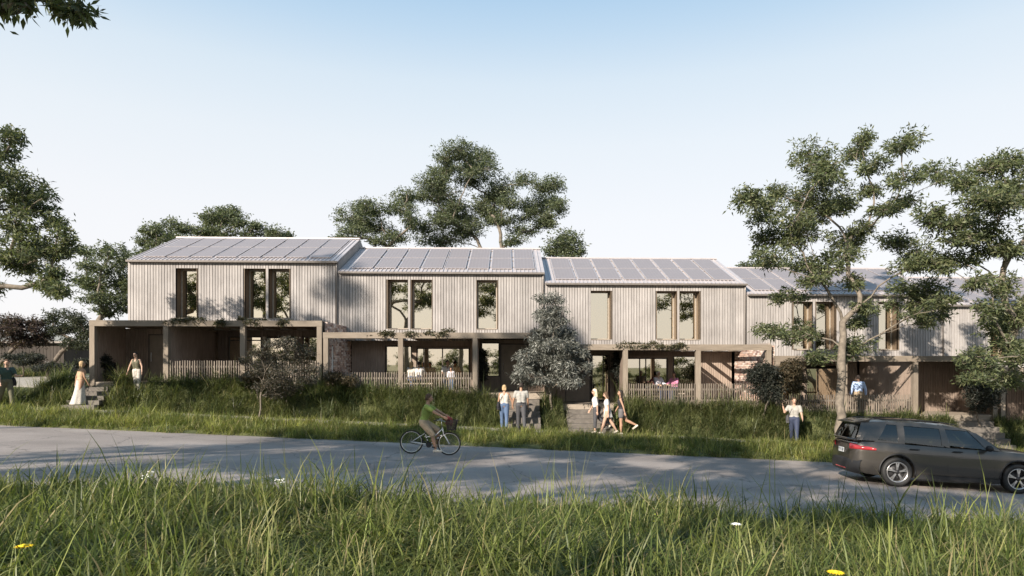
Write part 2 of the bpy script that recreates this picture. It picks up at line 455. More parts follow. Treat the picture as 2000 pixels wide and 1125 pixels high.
def brick_wall(parent, xf, sg, y0, y1, z0, z1):
    """Recycled bricks in running bond on the side face at x = xf (sg: the way it faces), mortar recessed."""
    w = MB().box(min(xf - sg * .012, xf - sg * .12), max(xf - sg * .012, xf - sg * .12), y0 + .01, y1, z0, z1).build('brick_wall', 'mortar', parent)
    b = MB(); r = random.Random(int(xf * 10))
    pal = [(.46, .32, .26), (.52, .40, .33), (.58, .49, .43), (.38, .27, .22), (.62, .55, .50), (.46, .37, .33), (.25, .17, .15)]
    h, l = .076, .23; k = 0; z = z0
    while z + h < z1:
        y = y0 - (l + .01) / 2 * (k % 2)
        while y < y1:
            a, e = max(y, y0), min(y + l, y1)
            if e - a > .04:
                q = xf + sg * r.uniform(-.004, .006); c = r.choice(pal); v = r.uniform(.8, 1.15)
                b.box(min(q, xf - sg * .1), max(q, xf - sg * .1), a, e, z, z + h, tuple(t * v for t in c))
            y += l + .01
        z += h + .01; k += 1
    # the front end of the wall shows a stack of headers
    z = z0; k = 0
    while z + h < z1:
        c = r.choice(pal); x0_, x1_ = sorted((xf - sg * .11, xf - sg * .004))
        b.box(x0_, x1_, y0 - .006, y0 + .05, z, z + h, c); z += h + .01; k += 1
    stuff(b.build('bricks', 'brick', w))
    return w
def glazing(parent, x0, x1, z0, z1, y, mulls=(), dim=False, transom=None, name='window'):
    """Frame of stiles and rails with a pane between each pair of mullions."""
    t, d = .05, .07
    b = MB(); b.box(x0, x1, y, y + d, z1 - t, z1); b.box(x0, x1, y, y + d, z0, z0 + t)
    st = [x0] + [m - t / 2 for m in mulls] + [x1 - t]
    for s in st: b.box(s, s + t, y + .001, y + d - .001, z0 + t, z1 - t)
    if transom: b.box(x0 + t, x1 - t, y + .002, y + d - .002, transom, transom + t)
    w = b.build(name, 'frame_dark', parent)
    for i in range(len(st) - 1):
        MB().box(st[i] + t - .004, st[i + 1] + .004, y + .03, y + .042, z0 + t - .004, z1 - t + .004).build('pane', 'pane_dim' if dim else 'pane_glass', w)
    return w
def wall_with_holes(name, parent, x0, x1, y, th, z0, z1, holes, mat):
    b = MB(); xs_ = sorted({x0, x1, *[h[0] for h in holes], *[h[1] for h in holes]}); zs_ = sorted({z0, z1, *[h[2] for h in holes], *[h[3] for h in holes]})
    for i in range(len(xs_) - 1):
        for j in range(len(zs_) - 1):
            cx_, cz_ = (xs_[i] + xs_[i + 1]) / 2, (zs_[j] + zs_[j + 1]) / 2
            if not any(h[0] < cx_ < h[1] and h[2] < cz_ < h[3] for h in holes):
                b.box(xs_[i], xs_[i + 1], y, y + th, zs_[j], zs_[j + 1])
    return b.build(name, mat, parent)

WIN = {'A': [2.16, 5.30, 6.38], 'B': [2.26, 3.36, 6.40]}
WW, WZ0, WZ1, RD = .95, 2.86, 5.16, .62
HOUSES = []
VR = [(-99, 99), (-4.4, 99), (-99, 7.9), (17.4, 99), (-99, 99)]       # where the veranda is boarded over; the rest is open pergola
def house(i, typ, label, posts, gf):
    xl = X0 + i * W; xr_ = xl + W - .02; zc_ = xl + W / 2
    zd = 1.5 - SL * zc_
    h = thing('terrace_house', label, 'house', (0, 0, zd), 0, 'stepped row of timber terrace houses')
    HOUSES.append((h, xl, xr_, zd))
    wins = [xl + q for q in WIN[typ]]
    holes = [(w, w + WW, WZ0, WZ1) for w in wins]
    # upper storey: backing wall with openings, side and rear walls
    wall = wall_with_holes('upper_wall', h, xl + .02, xr_ - .02, YF + .036, .10, 2.3, EAVE - .01, holes, 'wall_back')
    # each board of the front
    n = int(round((xr_ - xl) / BW)); s = (xr_ - xl) / n
    for k in range(n):
        x = xl + (k + .5) * s
        hit = [w for w in wins if w - s * .35 < x < w + WW + s * .35]
        y = YF + rnd.uniform(-.004, .004)
        if hit:
            for me, z in ((me_head, 5.16), (me_foot, 2.32)):
                o = link('board', me, None, wall); o.location = (x, y, z)
        else:
            o = link('board', me_full, None, wall); o.location = (x, y, 2.32)
    # gable side walls follow the roof pitch
    yr = YF + RIDGE_DY; zr = EAVE + RIDGE_DY * PITCH; yb = yr + RIDGE_DY
    for xa, xb, nm in ((xl, xl + .018, 'side_wall'), (xr_ - .018, xr_, 'side_wall')):
        prof = [(YF + .03, -.6 if i else -.3), (YF + .03, EAVE), (yr, zr), (yb, EAVE), (yb, -.6)]
        if i == 0 or True: prof[0] = (YF + .03, 2.3); 
        b = MB(); m_ = len(prof)
        b.v = [(xa, y, z) for y, z in prof] + [(xb, y, z) for y, z in prof]
        b.f = [tuple(range(m_)), tuple(range(m_, 2 * m_))[::-1]] + [(k, m_ + k, m_ + (k + 1) % m_, (k + 1) % m_) for k in range(m_)]
        b.build(nm, 'clad_pale', h)
        if xa == xr_ - .018 or i == 0:   # vertical boards on the exposed gable
            bb = MB(); q0, q1 = (xr_, xr_ + .012) if xa != xl else (xl - .012, xl)
            y = YF + .04
            while y < yb - .15:
                zt = EAVE + min(y - YF, yb - y - .11) * PITCH - .005
                bb.box(q0, q1, y, y + .11, 2.32, zt); y += .122
            stuff(bb.build('gable_boards', 'clad_pale', h))
    MB().box(xl + .03, xr_ - .03, yb - .12, yb - .02, -.6, EAVE - .02).build('rear_wall', 'clad_pale', h)
    MB().box(xl + .03, xr_ - .03, YF + .13, yb - .13, 2.32, 2.42).build('upper_floor', 'interior', h)
    # roof: two slopes with ribs, capping, gutter
    L = math.hypot(RIDGE_DY + .12, (RIDGE_DY + .12) * PITCH)
    ang = math.atan(PITCH)
    def on_roof(x, s_, up=0.0):          # distance s_ up the front slope from the eave edge
        return Vector((x, YF - .12 + s_ * math.cos(ang) - up * math.sin(ang), EAVE - .05 + .06 + s_ * math.sin(ang) + up * math.cos(ang)))
    b = MB(); xa, xb = xl + .005, xr_ - .003 + (.0)
    A = [on_roof(xa, 0), on_roof(xb, 0), on_roof(xb, L), on_roof(xa, L)]; U = Vector((0, -math.sin(ang), math.cos(ang))) * .05
    b.add([p - U for p in A] + A, [(0, 3, 2, 1), (4, 5, 6, 7), (0, 1, 5, 4), (1, 2, 6, 5), (2, 3, 7, 6), (3, 0, 4, 7)])
    Rr = on_roof(0, L); Re = Vector((0, yb + .1, EAVE))
    b.add([(xa, Rr.y, Rr.z - .05), (xb, Rr.y, Rr.z - .05), (xb, Re.y, Re.z - .05), (xa, Re.y, Re.z - .05), (xa, Rr.y, Rr.z), (xb, Rr.y, Rr.z), (xb, Re.y, Re.z), (xa, Re.y, Re.z)],
          [(0, 1, 2, 3), (4, 7, 6, 5), (2, 3, 7, 6), (1, 2, 6, 5), (0, 3, 7, 4)])
    roof = b.build('roof', 'roof_metal', h)
    rb = MB(); x = xa + .05
    while x < xb - .04:
        P = [on_roof(x, .01, .0), on_roof(x + .03, .01, .0), on_roof(x + .03, L, .0), on_roof(x, L, .0)]
        Q = [on_roof(x, .01, .032), on_roof(x + .03, .01, .032), on_roof(x + .03, L, .032), on_roof(x, L, .032)]
        rb.add(P + Q, [(4, 5, 6, 7), (0, 1, 5, 4), (1, 2, 6, 5), (3, 0, 4, 7)]); x += .19
    stuff(rb.build('roof_ribs', 'roof_metal', roof))
    c = MB(); c.box(xa, xb, Rr.y - .14, Rr.y + .14, Rr.z - .02, Rr.z + .045); c.build('ridge_capping', 'roof_metal', roof)
    g = MB(); prof = [(0, 0), (-.02, -.015), (-.085, -.025), (-.10, .06), (-.085, .06), (-.075, -.012), (-.0, .03)]
    y0_, z0_ = YF - .115, EAVE - .06
    m_ = len(prof); g.v = [(xa + .01, y0_ + y, z0_ + z) for y, z in prof] + [(xb - .01, y0_ + y, z0_ + z) for y, z in prof]
    g.f = [tuple(range(m_))[::-1], tuple(range(m_, 2 * m_))] + [(k, (k + 1) % m_, m_ + (k + 1) % m_, m_ + k) for k in range(m_)]
    g.build('gutter', 'gutter_metal', roof)
    MB().box(xa + .02, xb - .02, YF - .115, YF + .03, EAVE - .085, EAVE - .045).build('soffit', 'clad_brown', roof)
    # 16 solar panels
    for r_ in range(2):
        for k in range(8):
            x = xl + .52 + PWID / 2 + k * 1.092 + (.0 if typ == 'A' else .0)
            p = on_roof(x, .50 + r_ * (PL + .09), .036)
            o = link('solar_panel', me_cell, None, roof); o.location = p; o.rotation_euler = (ang, 0, 0)
            f = link('panel_frame', me_pframe, None, o)
    rl = MB()
    for s_ in (.9, 2.2, 3.0, 4.3):
        p = on_roof(0, s_, .002); rl.box(xl + .55, xl + 9.2, p.y - .02, p.y + .02, p.z, p.z + .028)
    rl.build('mounting_rail', 'gutter_metal', roof)
    # upper windows: deep lined reveal, frame, pane, curtain behind
    for w in wins:
        t = .02; d = RD
        r = MB(); r.box(w - t, w, YF + .006, YF + d, WZ0 - t, WZ1 + t); r.box(w + WW, w + WW + t, YF + .006, YF + d, WZ0 - t, WZ1 + t)
        r.box(w, w + WW, YF + .007, YF + d, WZ1, WZ1 + t)
        wo = r.build('window', 'reveal_warm', h)
        MB().box(w, w + WW, YF - .03, YF + d, WZ0 - t, WZ0 + .005).build('sill', 'frame_pale', wo)
        y = YF + d - .12; f = MB(); e = .06
        f.box(w, w + e, y, y + .08, WZ0 + .005, WZ1 - .0); f.box(w + WW - e, w + WW, y, y + .08, WZ0 + .005, WZ1 - .0)
        f.box(w + e, w + WW - e, y + .001, y + .079, WZ1 - e, WZ1); f.box(w + e, w + WW - e, y + .001, y + .079, WZ0 + .005, WZ0 + .005 + e)
        f.build('window_frame', 'frame_pale', wo)
        MB().box(w + e - .004, w + WW - e + .004, y + .035, y + .047, WZ0 + .06, WZ1 - e + .004).build('pane', 'pane_glass', wo)
        cw = rnd.choice((.28, .42, .2)); cb = MB(); left = rnd.random() < .5
        for q in range(6):
            xa_ = (w if left else w + WW - cw) + q * cw / 6
            cb.box(xa_, xa_ + cw / 6 - .004, y + .16 + .03 * (q % 2), y + .18 + .03 * (q % 2), WZ0 + .02, WZ1 + .2)
        cb.build('curtain', 'curtain', wo)
    MB().tube([(xr_ - .07, YF - .06, EAVE - .08), (xr_ - .07, YF - .045, EAVE - .3), (xr_ - .07, YF - .045, 2.45)], .032, 8).build('downpipe', 'gutter_metal', h, True)
    # deck, beam, posts
    px0, px1 = posts[0] - .11, posts[-1] + .11
    dk = MB().box(px0 + .01, px1 - .01, YV + .10, YB + 2.4, -.22, -.035).build('deck', 'clad_brown', h)
    pl = MB(); y = YV - .02
    k = 0
    while y < YB - .1:
        pl.box(px0, px1, y, y + .134, -.033, 0); y += .14; k += 1
    stuff(pl.build('deck_planks', 'deck_timber', dk))
    MB().box(px0, px1, YV - .055, YV - .024, -.25, -.002).build('fascia', 'deck_timber', dk)
    MB().box(px0, px1, YV - .10, YV + .10, 2.28, 2.52).build('beam', 'beam_timber', h)
    for p in posts: MB().box(p - .1, p + .1, YV - .098, YV + .098, -.9, 2.277).build('post', 'post_timber', h)
    MB().box(max(px0 + .005, VR[i][0]), min(px1 - .005, VR[i][1]), YV + .102, YF + .02, 2.485, 2.512).build('veranda_roof', 'clad_brown', h)
    for xa in (xl, xr_ - .018): MB().box(xa, xa + .018, YE + .15, yb, -.8, 2.298).build('lower_side_wall', 'clad_brown', h)
    x = px0 + .5                                             # veranda rafters back to the wall
    while x < px1 - .2:
        MB().box(x - .025, x + .025, YV + .105, YF + .02, 2.30, 2.48).build('rafter', 'post_timber', h); x += .75
    # living-room wall at YB and the entry wall at YE
    zt = 2.32
    for e in gf:
        kind = e[0]
        if kind == 'clad': cladding('wall_cladding', h, e[1], e[2], e[3], None, 0, zt if len(e) < 5 else e[4], 'clad_brown', '-y')
        elif kind == 'cladz': cladding('wall_cladding', h, e[1], e[2], e[3], None, e[4], e[5], 'clad_brown', '-y')
        elif kind == 'side': cladding('partition_wall', h, e[1] - .12 if e[2] == '+x' else e[1], e[1] if e[2] == '+x' else e[1] + .12, e[3], e[4], 0, 2.48, 'clad_brown', e[2])
        elif kind == 'brick': brick_wall(h, e[1], e[2], YV + .12, YB, -.3, 2.97 if e[2] > 0 else 2.6)
        elif kind == 'glass':
            glazing(h, e[1], e[2], e[4], e[5], e[3], e[6] if len(e) > 6 else (), dim=True, transom=e[7] if len(e) > 7 else None)
        elif kind == 'door':
            d = MB().box(e[1], e[2], e[3] + .01, e[3] + .06, .01, e[4]).build('door', 'door_panel', h)
            MB().box(e[1] - .05, e[1], e[3] - .005, e[3] + .09, 0, e[4] + .05).box(e[2], e[2] + .05, e[3] - .005, e[3] + .09, 0, e[4] + .05).box(e[1], e[2], e[3] - .004, e[3] + .09, e[4], e[4] + .05).build('door_frame', 'frame_dark', d)
            MB().tube([(e[1] + .1, e[3] - .05, .85), (e[1] + .1, e[3] - .05, 1.25)], .014).box(e[1] + .09, e[1] + .11, e[3] - .05, e[3] + .01, .9, .93).box(e[1] + .09, e[1] + .11, e[3] - .05, e[3] + .01, 1.17, 1.2).build('handle', 'steel', d)
    # the room behind: floor, rear partition
    MB().box(xl + .2, xr_ - .2, YB + 2.3, YB + 2.4, 0, 2.3).build('room_wall', 'interior', h)
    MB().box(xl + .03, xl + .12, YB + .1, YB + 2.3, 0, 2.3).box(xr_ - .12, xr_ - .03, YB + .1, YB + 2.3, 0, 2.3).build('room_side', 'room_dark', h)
    return h

def gl(x0, x1, z0=.04, z1=2.02, *m): return ('glass', x0, x1, YB + .02, z0, z1) + m
house(0, 'A', 'highest timber terrace house with pale boards, leftmost in the row', [-16.95, -14.0, -10.9, -7.78],
      [('side', -16.98, '+x', YV + .1, YE), ('clad', -17.1, -16.0, YE), ('door', -15.95, -15.05, YE, 2.02), ('cladz', -16.0, -14.95, YE, 2.07, 2.32), ('clad', -14.95, -14.02, YE),
       ('side', -13.9, '+x', YV + .1, YB), ('clad', -13.78, -13.34, YB), gl(-13.3, -11.75, .04, 2.06, (-12.55,), 1.85), ('clad', -11.74, -11.56, YB), gl(-11.54, -10.15), ('clad', -10.14, -9.82, YB),
       gl(-9.8, -8.5, .04, 2.05), ('clad', -8.48, -7.9, YB), ('cladz', -13.34, -8.48, YB + .002, 2.07, 2.32), ('side', -7.9, '-x', YV + .1, YB)])
house(1, 'B', 'timber terrace house with brick veranda wall behind the cyclist', [-7.52, -4.45, -1.37, 1.64],
      [('brick', -7.5, 1), ('clad', -7.48, -5.9, YB), gl(-5.86, -4.62, .04, 2.1), ('clad', -4.6, -4.4, YB), gl(-4.38, -1.85, .04, 2.0, (-4.05, -3.15)), ('cladz', -5.9, -1.83, YB + .002, 2.11, 2.32),
       ('cladz', -4.4, -1.83, YB + .004, 2.01, 2.108), ('clad', -1.82, -1.4, YB), ('side', -1.36, '-x', YV + .1, YB), ('clad', -1.36, -1.25, YE), ('glass', -1.22, -.38, YE + .02, .64, 2.2), ('cladz', -1.25, -.36, YE, 0, .63),
       ('cladz', -1.25, -.36, YE, 2.21, 2.32), ('door', -.3, .85, YE, 2.1), ('cladz', -.36, .9, YE, 2.16, 2.32), ('clad', .91, 1.8, YE), ('side', 1.72, '-x', YV + .1, YE)])
house(2, 'A', 'timber terrace house behind the silver-leaved tree and three walking women', [1.84, 4.93, 8.02, 11.04],
      [('side', 1.75, '+x', YV + .1, YE), ('clad', 1.66, 2.6, YE), ('door', 2.65, 3.72, YE, 2.1), ('cladz', 2.6, 3.77, YE, 2.16, 2.32), ('glass', 3.82, 4.62, YE + .02, .04, 2.12, (4.35,)), ('cladz', 3.78, 4.64, YE, 2.13, 2.32), ('clad', 4.65, 4.86, YE),
       ('side', 4.98, '+x', YV + .1, YB), ('clad', 5.1, 5.7, YB), gl(5.72, 7.78, .04, 2.0, (6.42, 6.72)), ('clad', 7.8, 8.04, YB), gl(8.06, 9.25, .04, 2.1), ('cladz', 5.7, 9.27, YB + .002, 2.11, 2.32), ('cladz', 5.7, 7.8, YB + .004, 2.01, 2.108),
       ('clad', 9.28, 10.95, YB), ('brick', 11.08, -1)])
house(3, 'B', 'timber terrace house half hidden behind the tall pale-trunked tree', [11.42, 14.3, 17.38, 20.85],
      [('brick', 11.36, 1), ('clad', 11.4, 13.2, YB), gl(13.24, 14.45, .04, 2.1), ('clad', 14.47, 14.63, YB), gl(14.65, 16.3, .04, 2.0, (15.25,)), ('clad', 16.32, 17.2, YB), ('cladz', 13.2, 16.32, YB + .002, 2.11, 2.32),
       ('side', 17.3, '-x', YV + .1, YB), ('clad', 17.44, 18.0, YE), ('door', 18.05, 19.0, YE, 2.1), ('cladz', 18.0, 19.05, YE, 2.16, 2.32), ('clad', 19.06, 21.0, YE), ('side', 20.92, '-x', YV + .1, YE)])
house(4, 'A', 'lowest timber terrace house cut off by the right edge', [21.2, 24.3, 27.4, 30.4],
      [('side', 21.0, '+x', YV + .1, YE), ('clad', 20.9, 22.2, YE), ('door', 22.25, 23.2, YE, 2.1), ('cladz', 22.2, 23.25, YE, 2.16, 2.32), ('clad', 23.26, 24.2, YE), ('side', 24.35, '+x', YV + .1, YB),
       ('clad', 24.5, 25.2, YB), gl(25.22, 27.2, .04, 2.0, (26.0,)), ('clad', 27.22, 30.3, YB), ('cladz', 25.2, 27.22, YB + .002, 2.02, 2.32)])

# ---------------------------------------------------------------- picket fences between the posts
def fence(hi, xa, xb, label):
    zd = HOUSES[hi][3]
    t = thing('picket_fence', label, 'fence', ((xa + xb) / 2, YV - .02, zd), 0, 'picket fences along the verandas')
    L = xb - xa; n = int(L / .098)
    for k in range(n):
        o = link('picket', me_picket, None, t); o.location = (-L / 2 + (k + .5) * L / n, -.04 + rnd.uniform(-.003, .003), -.38 + rnd.uniform(-.012, .012))
        o.rotation_euler = (0, rnd.uniform(-.008, .008), 0)
    MB().box(-L / 2, L / 2, -.005, .03, .58, .66).build('rail', 'fence_timber', t)
    MB().box(-L / 2, L / 2, -.005, .03, .06, .14).build('rail', 'fence_timber', t)
fence(0, -13.88, -11.02, 'picket fence before the dark partition wall on the highest veranda')
fence(0, -10.78, -7.9, 'picket fence behind the dark sapling on the highest veranda')
fence(1, -7.4, -4.57, 'picket fence beside the brick wall on the veranda behind the cyclist')
fence(1, -4.33, -1.49, 'picket fence before the father and child')
fence(2, 5.05, 7.9, 'picket fence right of the woman in black top')
fence(2, 8.14, 10.92, 'picket fence between a post and the round shrub')
fence(3, 11.54, 14.18, 'picket fence left of the tall tree trunk')
fence(3, 14.42, 17.26, 'picket fence before the man in blue shirt')
fence(4, 24.42, 27.28, 'picket fence at the right edge')

# ---------------------------------------------------------------- garden steps from the path to each entry
def steps(hi, x0, x1, label):
    zd = HOUSES[hi][3]; xm = (x0 + x1) / 2
    zb = tz(xm, 25.7); n = 6; rise = (zd - .04 - zb) / n; going = (YV - .06 - 25.45) / (n - 1)
    t = thing('garden_steps', label, 'steps', (xm, 25.45, zb), 0, 'garden steps up to the entries')
    hw = (x1 - x0) / 2
    for k in range(n - 1):
        b = MB().box(-hw, hw, k * going, k * going + going - .004 + .25, k * rise - .35, (k + 1) * rise)
        b.build('step', 'concrete_step', t)
    return t
steps(0, -17.2, -15.95, 'sunlit garden steps beside the woman in the long skirt')
steps(1, -.1, 1.3, 'shaded garden steps in front of the couple holding hands')
steps(2, 2.4, 4.3, 'garden steps behind the three walking women')
steps(3, 19.0, 20.6, 'garden steps showing above the bonnet of the parked car')
# slim upright lamps by the brick wall
for x, y, hi, lb in ((-7.36, YV + .35, 1, 'thin upright light strip on the left brick veranda wall'), (-8.2, YB - .1, 0, 'thin upright light strip on the highest veranda back wall')):
    o = thing('light_strip', lb, 'wall light', (x, y, HOUSES[hi][3])); MB().box(-.02, .02, -.02, .02, .55, 1.95).build('diffuser', 'light_strip', o); MB().box(-.03, .03, .021, .035, .5, 2.0).build('mount', 'frame_dark', o)

# far timber shed beyond the left garden
p = at(62, 705, 40.0); zs = tz(p.x, 40)
sh = thing('shed', 'shade-toned timber shed behind the trees at far left', 'shed', (p.x, 41, zs))
cladding('wall', sh, -3.4, 1.9, -1, None, -.2, 1.75, 'shed_timber_shaded', '-y', .2)
for q in (-3.4, 1.7): MB().box(q, q + .2, -.88, 3, -.2, 1.75).build('side_wall', 'shed_timber_shaded', sh)
MB().box(-3.7, 2.2, -1.3, 3.3, 1.755, 1.86).build('roof', 'gutter_metal', sh)
# ---------------------------------------------------------------- trees
def nrm(a): return a / np.maximum(np.linalg.norm(a, axis=-1, keepdims=True), 1e-9)
def leaves_mesh(name, P, D, L, Wd, tint, rng, fold=.0):
    """Diamond leaves: P base points, D directions, L lengths, Wd widths, tint per leaf."""
    n = len(P)
    s = nrm(np.cross(D, rng.normal(size=(n, 3)))); up = np.cross(s, D)
    a = P; b_ = P + D * L[:, None] * .42 + s * Wd[:, None] * .5 + up * (L * .06)[:, None]
    d_ = P + D * L[:, None] * .42 - s * Wd[:, None] * .5 + up * (L * .06)[:, None]
    c = P + D * L[:, None] - np.array([0, 0, 1.]) * (L * .10)[:, None]
    V = np.stack([a, b_, c, d_], 1).reshape(-1, 3); F = np.arange(4 * n).reshape(-1, 4)
    return np_mesh(name, V, F, np.repeat(tint, 4, 0))
def ramp_tints(n, rng, cols, var=.18):
    cols = np.array(cols); k = rng.integers(0, len(cols), n)
    t = cols[k] * (1 + rng.normal(0, var, (n, 1)))
    return np.clip(t, .004, .9)
def clump_leaves(clumps, rng, dens, leaf, cluster_r=.24, per=12, flat=.75, droop=.25):
    """Leaf rosettes spread through each clump (centre, horizontal radius, vertical radius)."""
    PP, DD, TW = [], [], []
    for c, rx, rz in clumps:
        c = np.array(c); k = max(8, int(dens * (rx * rz * 85 + 12)))
        u = nrm(rng.normal(size=(k, 3))); r = rng.uniform(.15, 1, (k, 1)) ** .55
        u[:, 2] = np.where(u[:, 2] < -.25, u[:, 2] * .5, u[:, 2])
        lump = 1 + .22 * np.sin(u[:, :1] * 7 + c[0]) * np.cos(u[:, 1:2] * 6 + c[2])
        q = c + u * r * lump * np.array([rx, rx * .95, rz])
        TW.append((c, q))
        out = nrm(u * .8 + rng.normal(0, .25, (k, 3)) + np.array([0, 0, .35]))
        d = nrm(np.repeat(out, per, 0) * .55 + rng.normal(0, .75, (k * per, 3)) * np.array([1, 1, .8]) - np.array([0, 0, droop]))
        p = np.repeat(q, per, 0) + rng.normal(0, cluster_r * .38, (k * per, 3)) * np.array([1, 1, flat])
        PP.append(p); DD.append(d)
    return np.concatenate(PP), np.concatenate(DD), TW
def grow(base, clumps, trunk_r, rng, fork=.35, lean=(0, 0), seg=.45):
    """Skeleton from the base to every clump: list of chains [(points, radii)]."""
    base = np.array(base, float); C = [np.array(c[0]) for c in clumps]
    cen = np.mean(C, 0); low = min(c[2] for c in C); top = max(c[2] for c in C)
    zf = base[2] + (top - base[2]) * fork
    nodes = [base]; par = [-1]; ndir = [np.array([0, 0, 1.])]
    n = max(4, int((zf - base[2]) / seg)); end = np.array([base[0] + (cen[0] - base[0]) * .3 + lean[0], base[1] + (cen[1] - base[1]) * .3 + lean[1], zf])
    for i in range(1, n + 1):
        t = i / n; p = base + (end - base) * np.array([t ** 1.5, t ** 1.5, t]) + rng.normal(0, .03, 3) * (1 if i < n else 0)
        nodes.append(p); par.append(len(nodes) - 2); ndir.append(nrm(p - nodes[-2]))
    order = sorted(range(len(C)), key=lambda i: np.linalg.norm(C[i] - end))
    tips = []
    for i in order:
        c = C[i]; N = np.array(nodes); dv = c - N; dist = np.linalg.norm(dv, axis=1)
        cost = dist + 1.5 * np.maximum(0, N[:, 2] - c[2] + .25 * dist) + .35 * np.maximum(0, zf * .55 + base[2] * .45 - N[:, 2])
        cost += .6 * (1 - np.sum(nrm(dv) * np.array(ndir), 1)) * np.minimum(dist, 2)
        j = int(np.argmin(cost)); a = nodes[j]; L = dist[j]; m = max(2, int(L / seg))
        mid = a + (nrm(ndir[j]) * .55 + np.array([0, 0, .25])) * L * .5
        prev = j
        for k in range(1, m + 1):
            t = k / m; p = (1 - t) ** 2 * a + 2 * t * (1 - t) * (mid * .6 + (a + c) * .2) + t * t * c + rng.normal(0, .05, 3) * (1 if k < m else 0)
            nodes.append(p); par.append(prev); ndir.append(nrm(p - nodes[prev])); prev = len(nodes) - 1
        tips.append(prev)
    r = np.zeros(len(nodes)); kids = [[] for _ in nodes]
    for i, p in enumerate(par):
        if p >= 0: kids[p].append(i)
    for i in range(len(nodes) - 1, -1, -1):
        r[i] = 1.0 if not kids[i] else (sum(r[k] ** 2.2 for k in kids[i]) ** (1 / 2.2)) * 1.012
    r = trunk_r * (r / r[0]) ** 1.3
    r = np.maximum(r, .012)
    h = np.array([q[2] for q in nodes]) - base[2]
    r *= 1 + .35 * np.exp(-h / .25)
    chains = []
    def walk(start, prev):
        pts = [nodes[prev]] if prev >= 0 else []; rr = [min(r[prev], r[start] * 1.25)] if prev >= 0 else []
        i = start
        while True:
            pts.append(nodes[i]); rr.append(r[i])
            if not kids[i]: break
            ks = sorted(kids[i], key=lambda k: -r[k])
            for k in ks[1:]: stack.append((k, i))
            i = ks[0]
        chains.append((pts, rr))
    stack = [(0, -1)]
    while stack: walk(*stack.pop())
    return chains
GREEN = [(.095, .118, .056), (.118, .142, .062), (.076, .097, .050), (.15, .168, .078), (.060, .075, .042), (.13, .135, .07)]
def tree(name, label, base, clumps, trunk_r=.2, leaf=(.20, .062), dens=1.0, tints=GREEN, bark='bark_pale', seed=1, fork=.35, per=12, cr=.24,
         group=None, leafmat='leaf', cat='tree', lean=(0, 0), droop=.25, twigs=True, trunk_name='trunk'):
    rng = np.random.default_rng(seed)
    t = thing(name, label, cat, tuple(base), 0, group)
    base = np.array(base)
    loc = [((np.array(c) - base), rx, rz) for c, rx, rz in clumps]
    P, D, TW = clump_leaves(loc, rng, dens, leaf, cr, per, droop=droop)
    n = len(P); L = leaf[0] * rng.uniform(.65, 1.25, n); Wd = leaf[1] * rng.uniform(.7, 1.25, n)
    link('crown', leaves_mesh('crown', P, D, L, Wd, ramp_tints(n, rng, tints), rng), leafmat, t)
    b = MB()
    for pts, rr in grow((0, 0, -.15), loc, trunk_r, rng, fork, lean): b.tube(pts, rr, 9 if rr[0] > .06 else 5, cap=False)
    b.build(trunk_name, bark, t, True)
    if twigs:
        b = MB()
        for c, q in TW:
            for k in rng.permutation(len(q))[:max(4, len(q) // 4)]:
                m_ = (c + q[k]) / 2 + rng.normal(0, .06, 3) - np.array([0, 0, .05]); b.tube([c, m_, q[k]], [.012, .009, .005], 4, cap=False)
        stuff(b.build('twigs', bark, t))
    return t
def px_clumps(lst, Y, spread, seed, k=1.0, xoff=0, fill=True):
    r = random.Random(seed); out = []
    for q in lst:
        x, y, rx, rz = q[:4]
        yy = Y + r.uniform(-spread, spread); s = pxm(x, yy)
        out.append((tuple(at(x + xoff, y, yy)), rx / s * k * 1.02, rz / s * k * 1.05))
        if fill:
            for _ in range(2):
                y2 = yy + r.uniform(-.5, .5) * spread; out.append((tuple(at(x + xoff + rx * r.uniform(-.75, .75), y + rz * r.uniform(-.5, .9), y2)), rx / s * k * r.uniform(.5, .7), rz / s * k * r.uniform(.5, .75)))
    return out
def ground_base(x, y, bury=.0): return (x, y, tz(x, y) - bury)

T5 = [(1578,300,43,28),(1620,322,32,28),(1691,270,24,16),(1663,302,22,19),(1771,277,38,24),(1713,318,32,20),(1766,347,36,17),(1830,336,32,25),(1766,396,27,17),(1730,410,28,17),(1453,393,28,25),
      (1517,371,22,13),(1496,410,40,26),(1570,382,40,28),(1613,347,42,24),(1600,407,58,32),(1642,390,42,30),(1550,432,50,26),(1507,467,36,20),(1517,500,38,20),(1578,460,50,26),(1656,467,42,20),(1680,450,25,18),
      (1642,503,46,25),(1570,517,36,23),(1706,375,22,16),(1748,471,36,20),(1791,489,36,24),(1826,510,36,26),(1784,517,44,17),(1809,567,56,26),(1773,595,38,23),(1820,617,36,18),(1600,546,30,18),(1539,578,32,16),
      (1663,553,20,16),(1515,650,34,16),(1562,645,28,22),(1677,679,38,22),(1694,602,24,14),(1673,632,22,14),(1600,696,24,11),(1840,590,24,16)]
tree('gum_tree', 'tall gum tree with pale forked trunk behind the parked car', ground_base(12.35, 23.6), px_clumps(T5, 23.8, 2.2, 5), .165, (.18, .052), 1.0, seed=5, fork=.40)
T6 = [(1933,329,50,28),(1969,318,36,22),(1986,354,40,28),(1880,357,32,20),(1915,390,48,30),(1955,404,44,30),(1890,425,38,20),(1812,418,30,20),(1844,443,38,20),(1873,467,42,20),(1915,453,42,26),(1873,510,34,22),
      (1933,482,40,20),(1976,496,30,20),(1955,556,36,20),(1983,624,30,22),(1908,549,20,12),(1912,705,36,22),(1950,640,38,32),(1967,679,34,26),(1903,739,30,18),(1950,743,36,22),(1990,705,30,24),(2030,380,60,40),(2060,440,60,40),
      (2050,330,50,30),(2080,520,60,40),(2040,600,50,30),(1935,600,26,16),(2090,640,50,34)]
